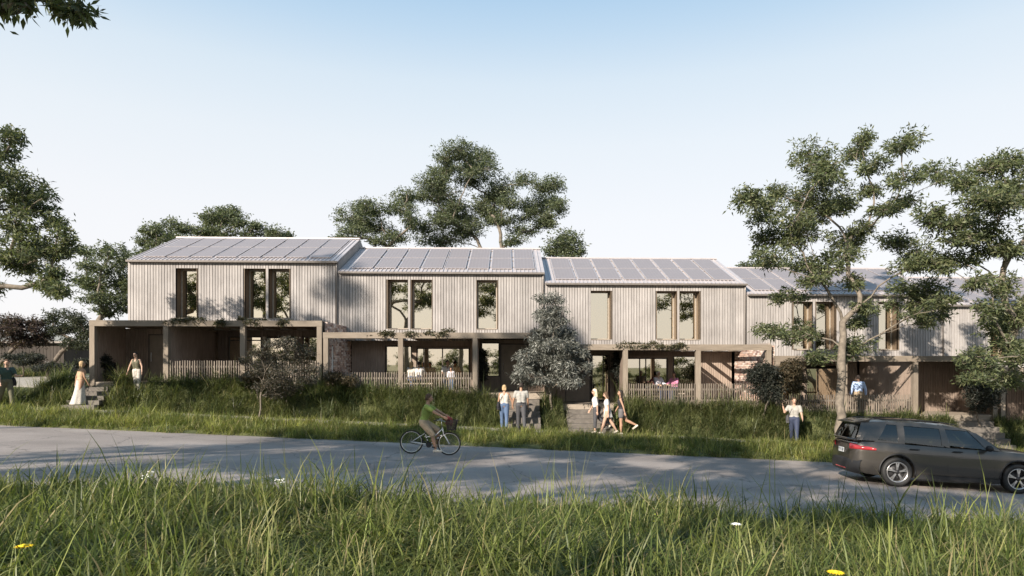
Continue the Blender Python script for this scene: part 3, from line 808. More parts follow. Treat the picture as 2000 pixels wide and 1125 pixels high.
tree('gum_tree', 'big gum tree cut off by the right edge', ground_base(19.8, 22.9), px_clumps(T6, 21.8, 2.0, 6), .18, (.18, .052), 1.0, seed=6, fork=.32)
T1 = [(15,270,28,18),(8,303,22,18),(22,350,48,22),(66,365,36,24),(18,387,45,28),(66,401,40,26),(106,434,28,20),(44,470,50,26),(124,481,20,20),(80,492,44,22),(22,507,40,22),(73,521,42,18),(106,540,18,16),(95,560,26,14),
      (-40,330,50,40),(-60,420,60,40),(-50,500,60,36),(-90,360,60,44),(-30,560,40,24),(30,430,40,22),(112,572,14,9),(-100,470,50,40)]
tree('gum_tree', 'large leafy tree leaning in from the left edge', ground_base(-22.3, 22.9), px_clumps(T1, 22.0, 1.6, 1), .26, (.18, .052), 1.0, seed=11, fork=.42)
T2 = [(171,492,18,12),(219,492,34,16),(204,521,42,22),(248,507,24,18),(157,547,20,15),(190,558,36,20),(233,551,26,26),(175,583,22,13),(219,587,32,20),(255,560,20,30),(250,600,24,14),(205,610,20,10)]
DULL = [(.10, .122, .066), (.118, .145, .075), (.08, .10, .058), (.15, .168, .088), (.065, .08, .05)]
tree('garden_tree', 'bushy tree left of the highest house', ground_base(-29.0, 46), px_clumps(T2, 46, 1.5, 2), .24, (.24, .08), .85, DULL, seed=2, per=9, cr=.34)
T3a = [(293,450,22,14),(286,470,20,13),(343,443,28,14),(374,450,30,12),(319,458,26,13),(345,470,40,14),(285,492,18,12),(310,485,24,14)]
T3b = [(413,455,22,10),(437,426,40,20),(444,414,20,11),(420,431,30,14),(465,438,16,8),(437,455,28,14),(430,480,30,16)]
T3c = [(499,453,32,11),(540,453,30,10),(506,443,14,8),(520,470,40,12),(560,466,16,8)]
tree('garden_tree', 'round-topped tree behind the left end of the highest roof', ground_base(-25, 47), px_clumps(T3a, 47, 1.5, 3), .22, (.24, .08), .9, DULL, seed=3, per=9, cr=.34)
tree('garden_tree', 'tall tree crown rising above the middle of the highest roof', ground_base(-22, 48.5), px_clumps(T3b, 48.5, 1.2, 4), .22, (.24, .08), .9, DULL, seed=4, per=9, cr=.34)
tree('garden_tree', 'low spreading crown behind the right part of the highest roof', ground_base(-18, 48), px_clumps(T3c, 48, 1.2, 9), .2, (.24, .08), .9, DULL, seed=9, per=9, cr=.34)
T4 = [(895,294,38,19),(934,312,36,22),(874,307,22,15),(900,328,34,16),(947,330,32,17),(843,359,34,22),(864,338,24,13),(838,385,32,19),(874,380,30,20),(887,400,24,11),(981,369,28,26),(965,385,22,18),(1027,351,20,15),(1074,364,30,23),
      (1056,395,36,20),(1043,419,36,16),(1077,421,18,13),(1025,452,26,12),(960,413,24,26),(887,421,56,20),(848,437,42,22),(874,465,58,17),(913,447,34,26),(930,350,40,14),(1000,398,24,16),(985,432,24,14),(1010,468,24,10),(938,400,24,18),(1090,402,20,16),(1062,440,22,12)]
tree('gum_tree', 'highest gum tree above the roof behind the cyclist', ground_base(-2.6, 50), px_clumps(T4, 50, 2.4, 14, 1.08), .34, (.21, .07), .95, DULL, seed=14, per=10, cr=.36, fork=.45)
T4b = [(786,385,24,15),(780,411,30,18),(718,408,32,20),(687,426,36,26),(731,442,34,22),(692,455,34,15),(775,465,26,13),(801,429,18,16),(670,470,20,10),(740,470,30,12)]
tree('gum_tree', 'lower gum tree left of the highest one behind the roofs', ground_base(-9.8, 48), px_clumps(T4b, 48, 1.8, 15, 1.06), .24, (.21, .07), .95, DULL, seed=15, per=10, cr=.35, fork=.45)
T4c = [(1103,473,38,22),(1121,486,26,15),(1085,490,24,12),(1110,510,30,14)]
tree('garden_tree', 'small round tree behind the gap between two roofs', ground_base(4.6, 46), px_clumps(T4c, 46, 1.0, 16), .18, (.24, .08), .95, DULL, seed=16, per=9, cr=.34)
T4d = [(1462,522,18,8),(1490,518,20,9),(1530,522,20,9),(1480,540,30,10)]
tree('garden_tree', 'low tree top just over the fourth roof', ground_base(19, 46), px_clumps(T4d, 46, .8, 17), .16, (.24, .08), .9, DULL, seed=17, per=9, cr=.34)
PURP = [(.060, .040, .036), (.078, .052, .042), (.045, .034, .032), (.085, .070, .048)]
TL1 = [(21,627,28,16),(47,637,26,18),(13,650,28,18),(64,668,32,14),(85,650,22,15),(40,660,26,14),(-15,635,30,20),(-20,665,30,16),(70,630,16,10)]
tree('plum_tree', 'dark purple-leaved tree at the far left edge', ground_base(-26.6, 34.5), px_clumps(TL1, 34.5, .9, 21), .12, (.16, .05), 1.2, PURP, 'bark_dark', 21, .3, per=12)
TL2 = [(111,616,18,11),(139,618,20,16),(154,638,20,15),(128,644,24,15),(166,655,14,13),(139,668,24,10),(162,676,14,10),(112,640,16,10)]
tree('garden_tree', 'dark small tree with low fork left of the first entry', ground_base(-23.6, 34.0), px_clumps(TL2, 34.0, .8, 22), .12, (.16, .05), 1.15, [(.045, .056, .034), (.058, .066, .04), (.036, .042, .03)], 'bark_dark', 22, .3, per=12)
# silver-leaved sapling on the bank: tiers widening downward
r_ = random.Random(31); S7 = []
for yy, hw, n in ((590, 10, 2), (608, 18, 3), (628, 26, 4), (648, 32, 5), (668, 42, 6), (688, 52, 7), (706, 60, 7), (724, 64, 6), (742, 60, 5)):
    for k in range(n):
        S7.append((1076 + (k - (n - 1) / 2) * 2 * hw / max(n, 1) + r_.uniform(-7, 7), yy + r_.uniform(-8, 8), 19 + r_.uniform(-4, 4), 13))
S7 += [(1150, 715, 8, 6), (1138, 690, 10, 8), (1010, 735, 12, 8)]
SILV = [(.175, .18, .162), (.23, .235, .212), (.13, .137, .12), (.095, .102, .088), (.07, .075, .065)]
tree('silver_tree', 'young silver-grey leaved tree beside the couple', ground_base(1.75, 26.45), px_clumps(S7, 26.4, .95, 31, fill=False), .045, (.17, .034), 1.7, SILV, 'bark_pale', 31, .2, per=11, cr=.2, leafmat='leaf_silver', droop=.55)
S8 = [(540,672,30,8),(575,680,26,8),(600,690,18,6),(505,690,22,8),(545,695,34,12),(580,705,28,11),(520,715,34,11),(560,725,32,12),(500,730,24,9),(600,722,18,9),(540,745,30,10),(480,705,12,6),(565,665,16,5),(520,755,30,9),(565,758,26,9),(540,770,24,8),(600,742,16,8)]
tree('sapling', 'feathery dark sapling on a thin pale stem by the path', ground_base(-9.55, 25.05), px_clumps(S8, 25.0, .6, 33, fill=False), .03, (.11, .032), 2.8, [(.055, .052, .042), (.07, .062, .046), (.045, .05, .038), (.085, .07, .05)], 'bark_pale', 33, .62, per=10, cr=.2)
# shrubs
def shrub(label, px, py, Y, rx, rz, tints, seed, n=12, leaf=(.12, .04), dens=2.2, name='shrub'):
    r = random.Random(seed); L = []
    for k in range(n):
        a = r.uniform(0, 6.28); q = r.uniform(.2, .8) ** .6
        L.append((px + rx * q * math.cos(a) * .8, py + rz * q * math.sin(a) * .8, rx * .5, rz * .45))
    c = at(px, py, Y)
    return tree(name, label, ground_base(c.x, Y), px_clumps(L, Y, .3, seed, fill=False), .04, leaf, dens, tints, 'bark_dark', seed, .2, per=11, cr=.18, cat='shrub', trunk_name='stem', twigs=False)
DK = [(.030, .036, .030), (.040, .045, .036), (.024, .03, .026), (.05, .052, .04)]
BR = [(.075, .060, .036), (.06, .055, .034), (.095, .072, .042)]
shrub('dark blue-green shrub at the brick corner of the third veranda', 1493, 748, 26.4, 36, 44, DK, 41)
shrub('brownish shrub next to the dark shrub behind the man phoning', 1545, 738, 26.55, 32, 36, BR, 42)
shrub('small dark shrub before the left brick veranda wall', 664, 742, 26.7, 30, 16, BR, 43, 7)
shrub('dark shrub under the purple tree at far left', 95, 716, 31.5, 34, 10, DK, 44, 7)
shrub('dark leafy bush in front of the shed', 45, 700, 33.0, 40, 14, DK, 51, 8)
shrub('dark low shrub left of the first entry post', 160, 706, 29.5, 22, 10, DK, 45, 6)
shrub('dark tall shrub growing against the fifth entry', 1915, 765, 26.6, 34, 46, DK, 46)
shrub('brown bush at the foot of the sapling', 505, 735, 26.3, 30, 14, BR, 47, 7)
shrub('shaded plant inside the first entry bay', 205, 720, 27.9, 16, 28, DK, 48, 7)
shrub('narrow climbing plant beside the entry window', 938, 715, 28.3, 9, 40, DK, 49, 8, name='climbing_plant')
shrub('narrow climbing plant by the entry partition of the third house', 1208, 715, 28.3, 9, 40, DK, 50, 8, name='climbing_plant')
# vines on the beams
def vine(hi, segs, label, seed):
    zd = HOUSES[hi][3]; L = []
    r = random.Random(seed)
    for x0, x1 in segs:
        x = x0
        while x < x1:
            y = 1; a = at(x, 0, YV - .05)
            L.append(((a.x, YV + r.uniform(-.14, .18), zd + 2.5 + r.uniform(-.14, .10)), r.uniform(.13, .24), r.uniform(.06, .11))); x += r.uniform(5, 9)
    cx_ = sum(q[0][0] for q in L) / len(L)
    t = thing('climbing_vine', label, 'vine', (cx_, YV, zd + 2.5), 0, 'vines on the veranda beams')
    rng = np.random.default_rng(seed); base = np.array((cx_, YV, zd + 2.5))
    loc = [(np.array(c) - base, a, b) for c, a, b in L]
    P, D, _ = clump_leaves(loc, rng, 1.5, (.1, .04), .12, 9, droop=.5); n = len(P)
    link('foliage', leaves_mesh('foliage', P, D, .10 * rng.uniform(.6, 1.3, n), .045 * rng.uniform(.7, 1.2, n), ramp_tints(n, rng, [(.07, .075, .038), (.09, .082, .045), (.055, .055, .035), (.11, .09, .05)]), rng), 'leaf', t)
    loc.sort(key=lambda q: q[0][0]); b = MB()
    b.tube([tuple(q[0] + np.array([0, 0, r.uniform(-.12, .02)])) for q in loc], .014, 5); b.build('stem', 'bark_dark', t)
vine(0, ((345, 392), (425, 445), (470, 518), (550, 565), (335, 345)), 'leafy vine trailing along the highest veranda beam', 61)
vine(1, ((722, 768), (798, 810), (838, 882)), 'leafy vine on the beam above the father and child', 62)
vine(2, ((1208, 1290), (1308, 1342)), 'thick leafy vine on the beam above the old couple', 63)

# trees on the near side of the road, behind the camera: they shade the road and show in the windows
def auto_tree(name, label, x, y, h, rad, seed, low=.45, n=34, rep=None):
    r = random.Random(seed); z0 = tz(x, y); L = []
    for k in range(n):
        a = r.uniform(0, 6.28); q = r.uniform(.1, 1) ** .5; zz = r.uniform(low, 1)
        rr = rad * q * math.sin(math.pi * min(1, max(.18, (zz - low) / (1 - low) * .8 + .16)))
        L.append(((x + rr * math.cos(a), y + rr * math.sin(a), z0 + h * zz), r.uniform(.7, 1.25), r.uniform(.45, .75)))
    return tree(name, label, (x, y, z0), L, .24, (.24, .085), .72, GREEN, 'bark_pale', seed, .4, per=9, cr=.36)
for x, y, h, rad, sd, lb in ((-20.0, 1.0, 12.0, 4.0, 72, 'far left of'), (-14.8, .3, 12.5, 4.2, 71, 'left of'), (-9.6, 1.0, 12.8, 4.0, 73, 'nearest to'), (-4.6, .2, 12.0, 3.6, 74, 'just behind'), (1.0, -.8, 11.0, 3.2, 76, 'right of')):
    auto_tree('gum_tree', 'street gum tree on the near verge, ' + lb + ' the viewpoint', x, y, h, rad, sd, .56, 28)
for x, y, h, sd, lb in ((-34.0, -2.0, 25.0, 77, 'tallest street gum tree far to the left behind the viewpoint'), (-24.0, -3.0, 23.0, 78, 'tall street gum tree straight behind the viewpoint')):
    auto_tree('gum_tree', lb, x, y, h, 3.2, sd, .80, 9)
# a hedge of tall shrubs on the far side of the near verge: what the windows mirror at eye level
r_ = random.Random(90); L = []
for k in range(16): L.append(((r_.uniform(-1.5, 1.5), r_.uniform(-.7, .7), .5 + r_.uniform(.0, 3.2) * (1 - .12 * (k % 3))), r_.uniform(.5, .8), r_.uniform(.4, .6)))
hz0 = tz(-30, -14)
hg = tree('hedge_shrub', 'tall hedge shrub across the near verge, behind the viewpoint', (-30, -14, hz0), [((x - 30, y - 14, z + hz0), a_, b_) for (x, y, z), a_, b_ in L], .06, (.22, .08), .7, GREEN, 'bark_dark', 90, .2, per=9, cr=.3, group='hedge behind the viewpoint', cat='shrub', trunk_name='stem', twigs=False)
for k in range(1, 22):
    x, y = -30 + k * 2.9 + r_.uniform(-.7, .7), -14 + r_.uniform(-1, 1); o = copy_tree(hg); o.location = (x, y, tz(x, y)); o.rotation_euler = (0, 0, r_.uniform(0, 6)); q = r_.uniform(.75, 1.25); o.scale = (q, q, q)
# overhanging branch in the top left corner belongs to a tree beside the camera
TB = [(20,-10,26,14),(8,16,10,8),(45,0,8,7),(70,-28,20,16),(120,8,16,12),(145,26,15,11),(160,20,12,8),(105,-8,18,12),(-40,-30,60,40),(-90,10,60,40),(60,-70,60,36),(-60,-110,80,50),(140,-60,40,30)]
cl = px_clumps(TB, 9.5, .35, 75, fill=False)
cl += [((-14.5 + 1.6 * math.cos(k), 1.0 + 2 * math.sin(k * 1.7), 9 + .5 * (k % 4)), 1.0, .6) for k in range(9)]
tree('gum_tree', 'tree whose drooping leaves hang into the top left corner', ground_base(-13.5, 2.5), cl, .24, (.17, .055), .75, GREEN, 'bark_pale', 75, .6, per=10, cr=.22, droop=.7)

# ---------------------------------------------------------------- long grass
GR_FRONT = [(.125, .155, .042), (.165, .185, .052), (.085, .115, .032), (.175, .205, .062), (.065, .092, .026), (.21, .225, .085), (.11, .14, .038)]
GR_BANK = [(.098, .120, .045), (.125, .145, .054), (.075, .096, .038), (.16, .17, .072), (.06, .08, .034), (.11, .125, .058)]
def grass(name, label, xr0, xr1, yr0, yr1, tufts, per, Lr, wid, tints, seed, keep=None, lift=0.0, spread=.12, lean=.55, hmod=None, dryf=.07):
    rng = np.random.default_rng(seed)
    n = int((xr1 - xr0) * (yr1 - yr0) * tufts)
    tx = rng.uniform(xr0, xr1, n); ty = rng.uniform(yr0, yr1, n)
    if keep is not None:
        m = keep(tx, ty); tx, ty = tx[m], ty[m]; n = len(tx)
    th = np.clip(rng.normal(1, .22, n), .5, 1.7); ttint = ramp_tints(n, rng, tints, .2)
    if hmod is not None: th = th * hmod(tx, ty)
    B = n * per
    X = np.repeat(tx, per) + rng.normal(0, spread, B); Y = np.repeat(ty, per) + rng.normal(0, spread, B)
    Z = terrain(X, Y) + lift - .02
    L = rng.uniform(*Lr, B) * np.repeat(th, per)
    tall = rng.random(B) < .05; L = np.where(tall, L * 1.35, L)
    az = rng.uniform(0, 2 * np.pi, B); o = np.stack([np.cos(az), np.sin(az), 0 * az], 1)
    le = np.abs(rng.normal(lean, .28, B)); le = np.where(tall, le * .35, le); wd = wid * rng.uniform(.6, 1.3, B)
    sd = np.stack([-np.sin(az), np.cos(az), 0 * az], 1)
    # blades turn a random way about their own axis
    tw = rng.uniform(-.9, .9, B)[:, None]; sd = nrm(sd + o * tw)
    P0 = np.stack([X, Y, Z], 1); rows = []
    for s, wf in ((0, .8), (.35, 1.0), (.7, .75), (1.0, 0)):
        ang = le * (.35 + .9 * s)            # arc: bends outward with length
        p = P0 + (o * (np.sin(ang) * s)[:, None] + np.array([0, 0, 1.]) * (np.cos(ang) * s * (1 - .1 * s * le))[:, None]) * L[:, None]
        if wf: rows += [p - sd * (wd * wf / 2)[:, None], p + sd * (wd * wf / 2)[:, None]]
        else: rows += [p]
    V = np.stack(rows, 1).reshape(-1, 3); b = (np.arange(B) * 7)[:, None]
    F = np.concatenate([b + np.array(q) for q in ((0, 1, 3), (0, 3, 2), (2, 3, 5), (2, 5, 4), (4, 5, 6))], 0)
    tint = np.repeat(ttint, per, 0) * rng.uniform(.72, 1.35, (B, 1))
    dry = rng.random(B) < dryf; tint[dry] = np.array([.34, .29, .15]) * rng.uniform(.7, 1.2, (dry.sum(), 1))
    return stuff(link(name, np_mesh(name, V, F, np.repeat(tint, 7, 0)), 'blade'), label, 'grass')
def front_keep(x, y):
    lim = .86 * y + 1.5
    edge = 11.15 + .28 * np.sin(x * .9) + .2 * np.sin(x * 2.3 + 1)
    return (np.abs(x + .2) < lim) & (y < edge)
grass('meadow_grass', 'tall wild grass filling the foreground verge', -11.5, 11.5, 4.6, 11.6, 19, 44, (.30, .78), .0185, GR_FRONT, 81, front_keep, lean=1.02, dryf=.045, hmod=lambda x, y: .85 + .25 * np.sin(x * 1.1 + y) * np.sin(x * .37 + 2))
def bank_keep(x, y):
    k = np.ones(len(x), bool)
    for a, b in STEPX: k &= ~((x > a - .05) & (x < b + .05))
    k &= ~((x > -24) & (x < -18.9) & (y > 26.3))
    return k
grass('bank_grass', 'dense grass on the bank below the verandas', -27, 26, 25.75, 26.93, 26, 46, (.45, 1.0), .018, [tuple(v * 1.05 for v in c) for c in GR_BANK], 82, bank_keep, dryf=.03, lean=.85, hmod=lambda x, y: (.82 + .2 * np.sin(x * 2.3) * np.sin(x * .8 + 1)) * np.where(x > 11.6, .6, 1))
grass('lawn_grass', 'grass growing in the garden left of the houses', -30, -18.0, 26.9, 36, 9, 26, (.3, .6), .02, GR_BANK, 83, bank_keep)
def verge_keep(x, y):
    return (y > 21.98 + .1 * np.sin(x * 2.1) * np.sin(x * .7)) & (y < 24.42 + .12 * np.sin(x * 1.3))
grass('verge_grass', 'grass strip between the road and the footpath', -24, 22, 21.9, 24.55, 19, 38, (.18, .46), .014, [(c[0] * 1.75, c[1] * 1.65, c[2] * 1.2) for c in GR_BANK], 84, verge_keep, dryf=.08, lean=.8)
def path_keep(x, y):
    r = np.random.default_rng(5).random(len(x)); return r < .55
grass('path_grass', 'short thin grass growing over the footpath', -24, 22, 24.45, 25.75, 14, 22, (.05, .13), .012, GR_FRONT, 85, None, spread=.2)

grass('tall_grass', 'long arching grass blades standing above the foreground verge', -11.5, 11.5, 5.2, 11.3, 2.0, 8, (.6, 1.0), .013, [(.20, .225, .07), (.26, .265, .11), (.15, .18, .05), (.30, .285, .13)], 86, front_keep, lean=.6, spread=.18)
# ---------------------------------------------------------------- people
plain('skin_fair', (.42, .27, .195), .5, var=.05); plain('skin_tan', (.32, .19, .125), .5, var=.05); plain('skin_dark', (.16, .09, .06), .5, var=.05)
for nm, c in (('hair_dark', (.025, .018, .014)), ('hair_brown', (.07, .04, .022)), ('hair_blond', (.36, .25, .135)), ('hair_pale', (.66, .56, .40)), ('hair_grey', (.55, .53, .50)),
              ('cloth_white', (.52, .505, .48)), ('cloth_cream', (.44, .41, .365)), ('cloth_green', (.21, .275, .06)), ('cloth_darkgreen', (.03, .06, .05)), ('cloth_khaki', (.30, .235, .16)),
              ('cloth_jeans', (.07, .11, .19)), ('cloth_navy', (.03, .04, .075)), ('cloth_black', (.014, .014, .017)), ('cloth_charcoal', (.055, .055, .06)), ('cloth_grey', (.31, .30, .275)),
              ('cloth_blue', (.36, .47, .70)), ('cloth_tan', (.40, .27, .17)), ('cloth_pink', (.50, .20, .32)), ('cloth_olive', (.10, .095, .06)), ('cloth_lilac', (.50, .50, .56)), ('cloth_denimgrey', (.10, .095, .10)), ('shoe_pale', (.55, .50, .42)), ('shoe_dark', (.03, .028, .026)), ('eye_dark', (.02, .016, .014)), ('lip', (.40, .16, .13)), ('paper_red', (.20, .03, .025))):
    plain(nm, c, .75 if 'eye' not in nm else .25, var=.14, scale=14)
def remeshed(name, b, voxel, mat, parent, smooth_it=4):
    """Fuse overlapping limbs into one continuous skin."""
    me = bpy.data.meshes.new('tmp'); me.from_pydata(b.v, [], b.f); me.update()
    o = bpy.data.objects.new('tmp', me); col.objects.link(o)
    m1 = o.modifiers.new('r', 'REMESH'); m1.mode = 'VOXEL'; m1.voxel_size = voxel; m1.use_smooth_shade = True
    m2 = o.modifiers.new('s', 'SMOOTH'); m2.factor = .5; m2.iterations = smooth_it
    dg = bpy.context.evaluated_depsgraph_get()
    out = bpy.data.meshes.new_from_object(o.evaluated_get(dg)); out.name = name
    bpy.data.objects.remove(o); bpy.data.meshes.remove(me)
    out.materials.clear(); out.materials.append(MATS[mat])
    return link(name, out, None, parent)
def rot(v, ax, deg): return Matrix.Rotation(R(deg), 3, ax) @ Vector(v)
def person(label, loc, face, h=1.72, sex='f', legs=((8, 5), (-8, 12)), arms=((10, 6, 12), (-10, 6, 15)), lean=2, skin='skin_fair', hair='hair_brown', hairlen=0,
           top='cloth_white', sleeve=.5, bottom='cloth_jeans', leglen=1.0, skirt=None, shoes='shoe_dark', head=(0, 0), group=None, top_hem=0.0, extras=(), base_z=None, strap=False, ground=True):
    """Local axes: +x the way the body faces, +y its left, z up. legs/arms: (left), (right) joint angles in degrees."""
    t = thing('person', label, 'person', loc, face, group)
    k = h; fem = sex == 'f'
    TH, SHK, FT = .245 * k, .246 * k, .145 * k
    sw = (.098 if fem else .115) * k; hw = .052 * k
    hips = {}; J = {}
    for s, (hip, knee) in zip((1, -1), legs):
        H = Vector((0, s * hw, 0)); K = H + rot((0, s * .006, -TH), 'Y', -hip); A = K + rot((0, 0, -SHK), 'Y', -hip + knee)
        fd = rot((1, s * .12, -.0), 'Y', min(35, max(-5, (knee - hip) * .55))); toe = A + Vector((0, 0, -.035 * k)) + fd * FT * .62; heel = A + Vector((0, 0, -.03 * k)) - fd * FT * .18
        J[s] = dict(H=H, K=K, A=A, toe=toe, heel=heel)
    zmin = min(min(J[s]['toe'].z, J[s]['heel'].z) for s in J) - .018 * k
    up = Vector((0, 0, -zmin)) if ground else Vector((0, 0, 0))
    for s in J:
        for q in J[s]: J[s][q] = J[s][q] + up
    PV = up.copy()
    def sp(v): return PV + rot(v, 'Y', lean)
    waist = sp((0, 0, .09 * k)); chest = sp((.012 * k, 0, .215 * k)); nb = sp((0, 0, .30 * k))
    hd0 = nb + rot((.012 * k, 0, .052 * k), 'Y', lean * .3); Mh = Matrix.Rotation(R(head[0]), 3, 'Z') @ Matrix.Rotation(R(head[1]), 3, 'Y')
    hc = hd0 + Mh @ Vector((.012 * k, 0, .065 * k))
    arm = {}
    for s, (fl, ab, el) in zip((1, -1), arms):
        S = sp((0, s * sw, .275 * k)); d = Vector((0, 0, -1)); d = rot(d, 'X', s * ab); d = rot(d, 'Y', -fl)
        E = S + d * .172 * k; d2 = rot(rot((0, 0, -1), 'X', s * ab * .5), 'Y', -fl - el); Wr = E + d2 * .15 * k
        arm[s] = (S, E, Wr, d2)
    b = MB()
    bust = .066 if fem else .072
    b.capsule(PV + Vector((-.004 * k, .02 * k, .01 * k)), PV + Vector((-.004 * k, -.02 * k, .01 * k)), .068 * k, .068 * k)
    for s in (1, -1): b.capsule(PV + Vector((0, s * hw * .8, .0)), waist + Vector((0, s * .028 * k, 0)), .062 * k, .052 * k)
    for s in (1, -1): b.capsule(waist + Vector((0, s * .028 * k, 0)), chest + Vector((0, s * .04 * k, 0)), .052 * k, bust * k)
    b.capsule(chest + Vector((0, .045 * k, .03 * k)), chest + Vector((0, -.045 * k, .03 * k)), .058 * k, .058 * k)
    b.capsule(sp((0, sw * .85, .272 * k)), sp((0, -sw * .85, .272 * k)), .036 * k, .036 * k)
    b.capsule(nb - Vector((0, 0, .02 * k)), hd0 + Vector((0, 0, .03 * k)), .034 * k, .030 * k)
    b.ellipsoid(hc + Mh @ Vector((-.006 * k, 0, .012 * k)), (.056 * k, .045 * k, .052 * k), Mh)
    b.ellipsoid(hc + Mh @ Vector((.012 * k, 0, -.022 * k)), (.040 * k, .034 * k, .045 * k), Mh)
    b.capsule(hc + Mh @ Vector((.048 * k, 0, .004 * k)), hc + Mh @ Vector((.060 * k, 0, -.012 * k)), .006 * k, .009 * k, 8)
    for s in (1, -1): b.ellipsoid(hc + Mh @ Vector((-.004 * k, s * .046 * k, -.004 * k)), (.011 * k, .007 * k, .018 * k), Mh, 8)
    for s in (1, -1):
        S, E, Wr, d2 = arm[s]; m = .9 if fem else 1.08
        b.capsule(S, E, .031 * k * m, .023 * k * m); b.capsule(E, Wr, .0235 * k * m, .0155 * k * m)
        side = Vector((0, s, 0)); fwd = side.cross(d2); fwd = fwd.normalized() * (1 if fwd.x > 0 else -1)
        pc = Wr + d2 * .026 * k
        for q in (-.5, .5): b.capsule(Wr + fwd * .008 * k * q, pc + d2 * .018 * k + fwd * .020 * k * q, .0115 * k, .0115 * k, 8)
        for q, ln in ((-.5, .030), (-.17, .036), (.17, .038), (.5, .034)):
            a0 = pc + d2 * .022 * k + fwd * .036 * k * q; a1 = a0 + (d2 - side * .15) * ln * k * .55; a2 = a1 + (d2 - side * .6).normalized() * ln * k * .5
            b.capsule(a0, a1, .0062 * k, .0056 * k, 6); b.capsule(a1, a2, .0056 * k, .0048 * k, 6)
        th0 = Wr + d2 * .012 * k + fwd * .014 * k; b.capsule(th0, th0 + (d2 * .7 + fwd * .7 - side * .2) * .034 * k, .0068 * k, .0056 * k, 6)
    for s in (1, -1):
        j = J[s]; b.capsule(j['H'] + Vector((0, 0, .01 * k)), j['K'], .060 * k if fem else .058 * k, .036 * k); b.capsule(j['K'], (j['K'] * .62 + j['A'] * .38) - rot((.006 * k, 0, 0), 'Y', 0), .035 * k, .036 * k); b.capsule(j['K'] * .62 + j['A'] * .38, j['A'], .035 * k, .021 * k)
        b.capsule(j['A'], j['heel'], .021 * k, .018 * k); b.capsule(j['heel'], j['toe'], .020 * k, .018 * k)
    remeshed('body', b, .0125, skin, t, 3)
    # face
    e = MB()
    for s in (1, -1): e.ellipsoid(hc + Mh @ Vector((.046 * k, s * .017 * k, .010 * k)), (.006 * k, .008 * k, .005 * k), Mh, 8)
    e.build('eyes', 'eye_dark', t, True)
    MB().ellipsoid(hc + Mh @ Vector((.047 * k, 0, -.032 * k)), (.006 * k, .013 * k, .0045 * k), Mh, 8).build('mouth', 'lip', t, True)
    # top
    if top:
        c = MB(); g = .009 * k
        hem = PV + Vector((0, 0, (.045 - top_hem) * k))
        for s in (1, -1):
            c.capsule(hem + Vector((0, s * .040 * k, 0)), waist + Vector((0, s * .030 * k, 0)), .058 * k + g, .053 * k + g); c.capsule(waist + Vector((0, s * .030 * k, 0)), chest + Vector((0, s * .042 * k, 0)), .053 * k + g, bust * k + g)
            c.capsule(chest + Vector((0, s * .045 * k, .0)), chest + Vector((0, s * .047 * k, .028 * k)), .058 * k + g, .057 * k + g)
        if not strap:
            c.capsule(sp((0, sw * .9, .268 * k)), sp((0, -sw * .9, .268 * k)), .038 * k + g * .8, .038 * k + g * .8)
        if sleeve > 0:
            for s in (1, -1):
                S, E, Wr, d2 = arm[s]; m = .9 if fem else 1.08
                if sleeve <= 1: c.capsule(S, S.lerp(E, sleeve), .033 * k * m + g, .029 * k * m + g)
                else: c.capsule(S, E, .033 * k * m + g, .027 * k * m + g); c.capsule(E, E.lerp(Wr, sleeve - 1), .027 * k * m + g, .020 * k * m + g)
        remeshed('shirt', c, .016, top, t, 3)
        if strap:
            st = MB()
            for s in (1, -1): st.tube([chest + Vector((.066 * k, s * .04 * k, .05 * k)), sp((.0, s * .052 * k, .315 * k)), chest + Vector((-.066 * k, s * .04 * k, .05 * k))], .008, 6)
            st.build('straps', top, t)
    if skirt:
        wz, hemz, wr, hr, mat_ = skirt; c = MB(); n = 28; rows = 10; V = []; F = []
        for i in range(rows + 1):
            u = i / rows; z = wz + (hemz - wz) * u; rr = (wr + (hr - wr) * u ** 1.3) * k
            for q in range(n):
                a = 2 * math.pi * q / n; f = 1 + .10 * u * math.sin(a * 7 + .6 * math.sin(u * 3)); xo = -.05 * u * u * k * (1 if hemz < .2 else .2)
                V.append((xo + rr * f * math.cos(a), rr * .95 * f * math.sin(a), z * k))
        for i in range(rows):
            for q in range(n): F.append((i * n + q, i * n + (q + 1) % n, (i + 1) * n + (q + 1) % n, (i + 1) * n + q))
        F.append(tuple(range(n))); c.add(V, F); c.build('skirt', mat_, t, True)
    elif bottom:
        c = MB(); g = .009 * k
        c.capsule(PV + Vector((0, .03 * k, .02 * k)), PV + Vector((0, -.03 * k, .02 * k)), .067 * k + g, .067 * k + g)
        for s in (1, -1):
            j = J[s]; wide = .01 * k if leglen < .8 else .004 * k
            c.capsule(PV + Vector((0, s * .034 * k, .05 * k)), j['H'], .058 * k + g, .062 * k + g)
            if leglen <= .5: c.capsule(j['H'], j['H'].lerp(j['K'], leglen * 2), .061 * k + g, (.061 - .022 * leglen * 2) * k + g + wide)
            else:
                c.capsule(j['H'], j['K'], .061 * k + g, .038 * k + g + wide * .5); c.capsule(j['K'], j['K'].lerp(j['A'], min(1, leglen * 2 - 1)), .037 * k + g + wide * .5, .029 * k + g)
        remeshed('shorts' if leglen < .7 else 'trousers', c, .016, bottom, t, 3)
    if shoes:
        for s in (1, -1):
            c = MB(); j = J[s]; c.capsule(j['heel'] + Vector((0, 0, .004)), j['toe'], .0245 * k, .022 * k); c.capsule(j['A'] - Vector((0, 0, .01 * k)), j['heel'], .025 * k, .024 * k)
            remeshed('shoe', c, .012, shoes, t, 2)
    # hair: cap over the skull, then length down the back
    c = MB(); c.ellipsoid(hc + Mh @ Vector((-.016 * k, 0, .022 * k)), (.058 * k, .051 * k, .052 * k), Mh)
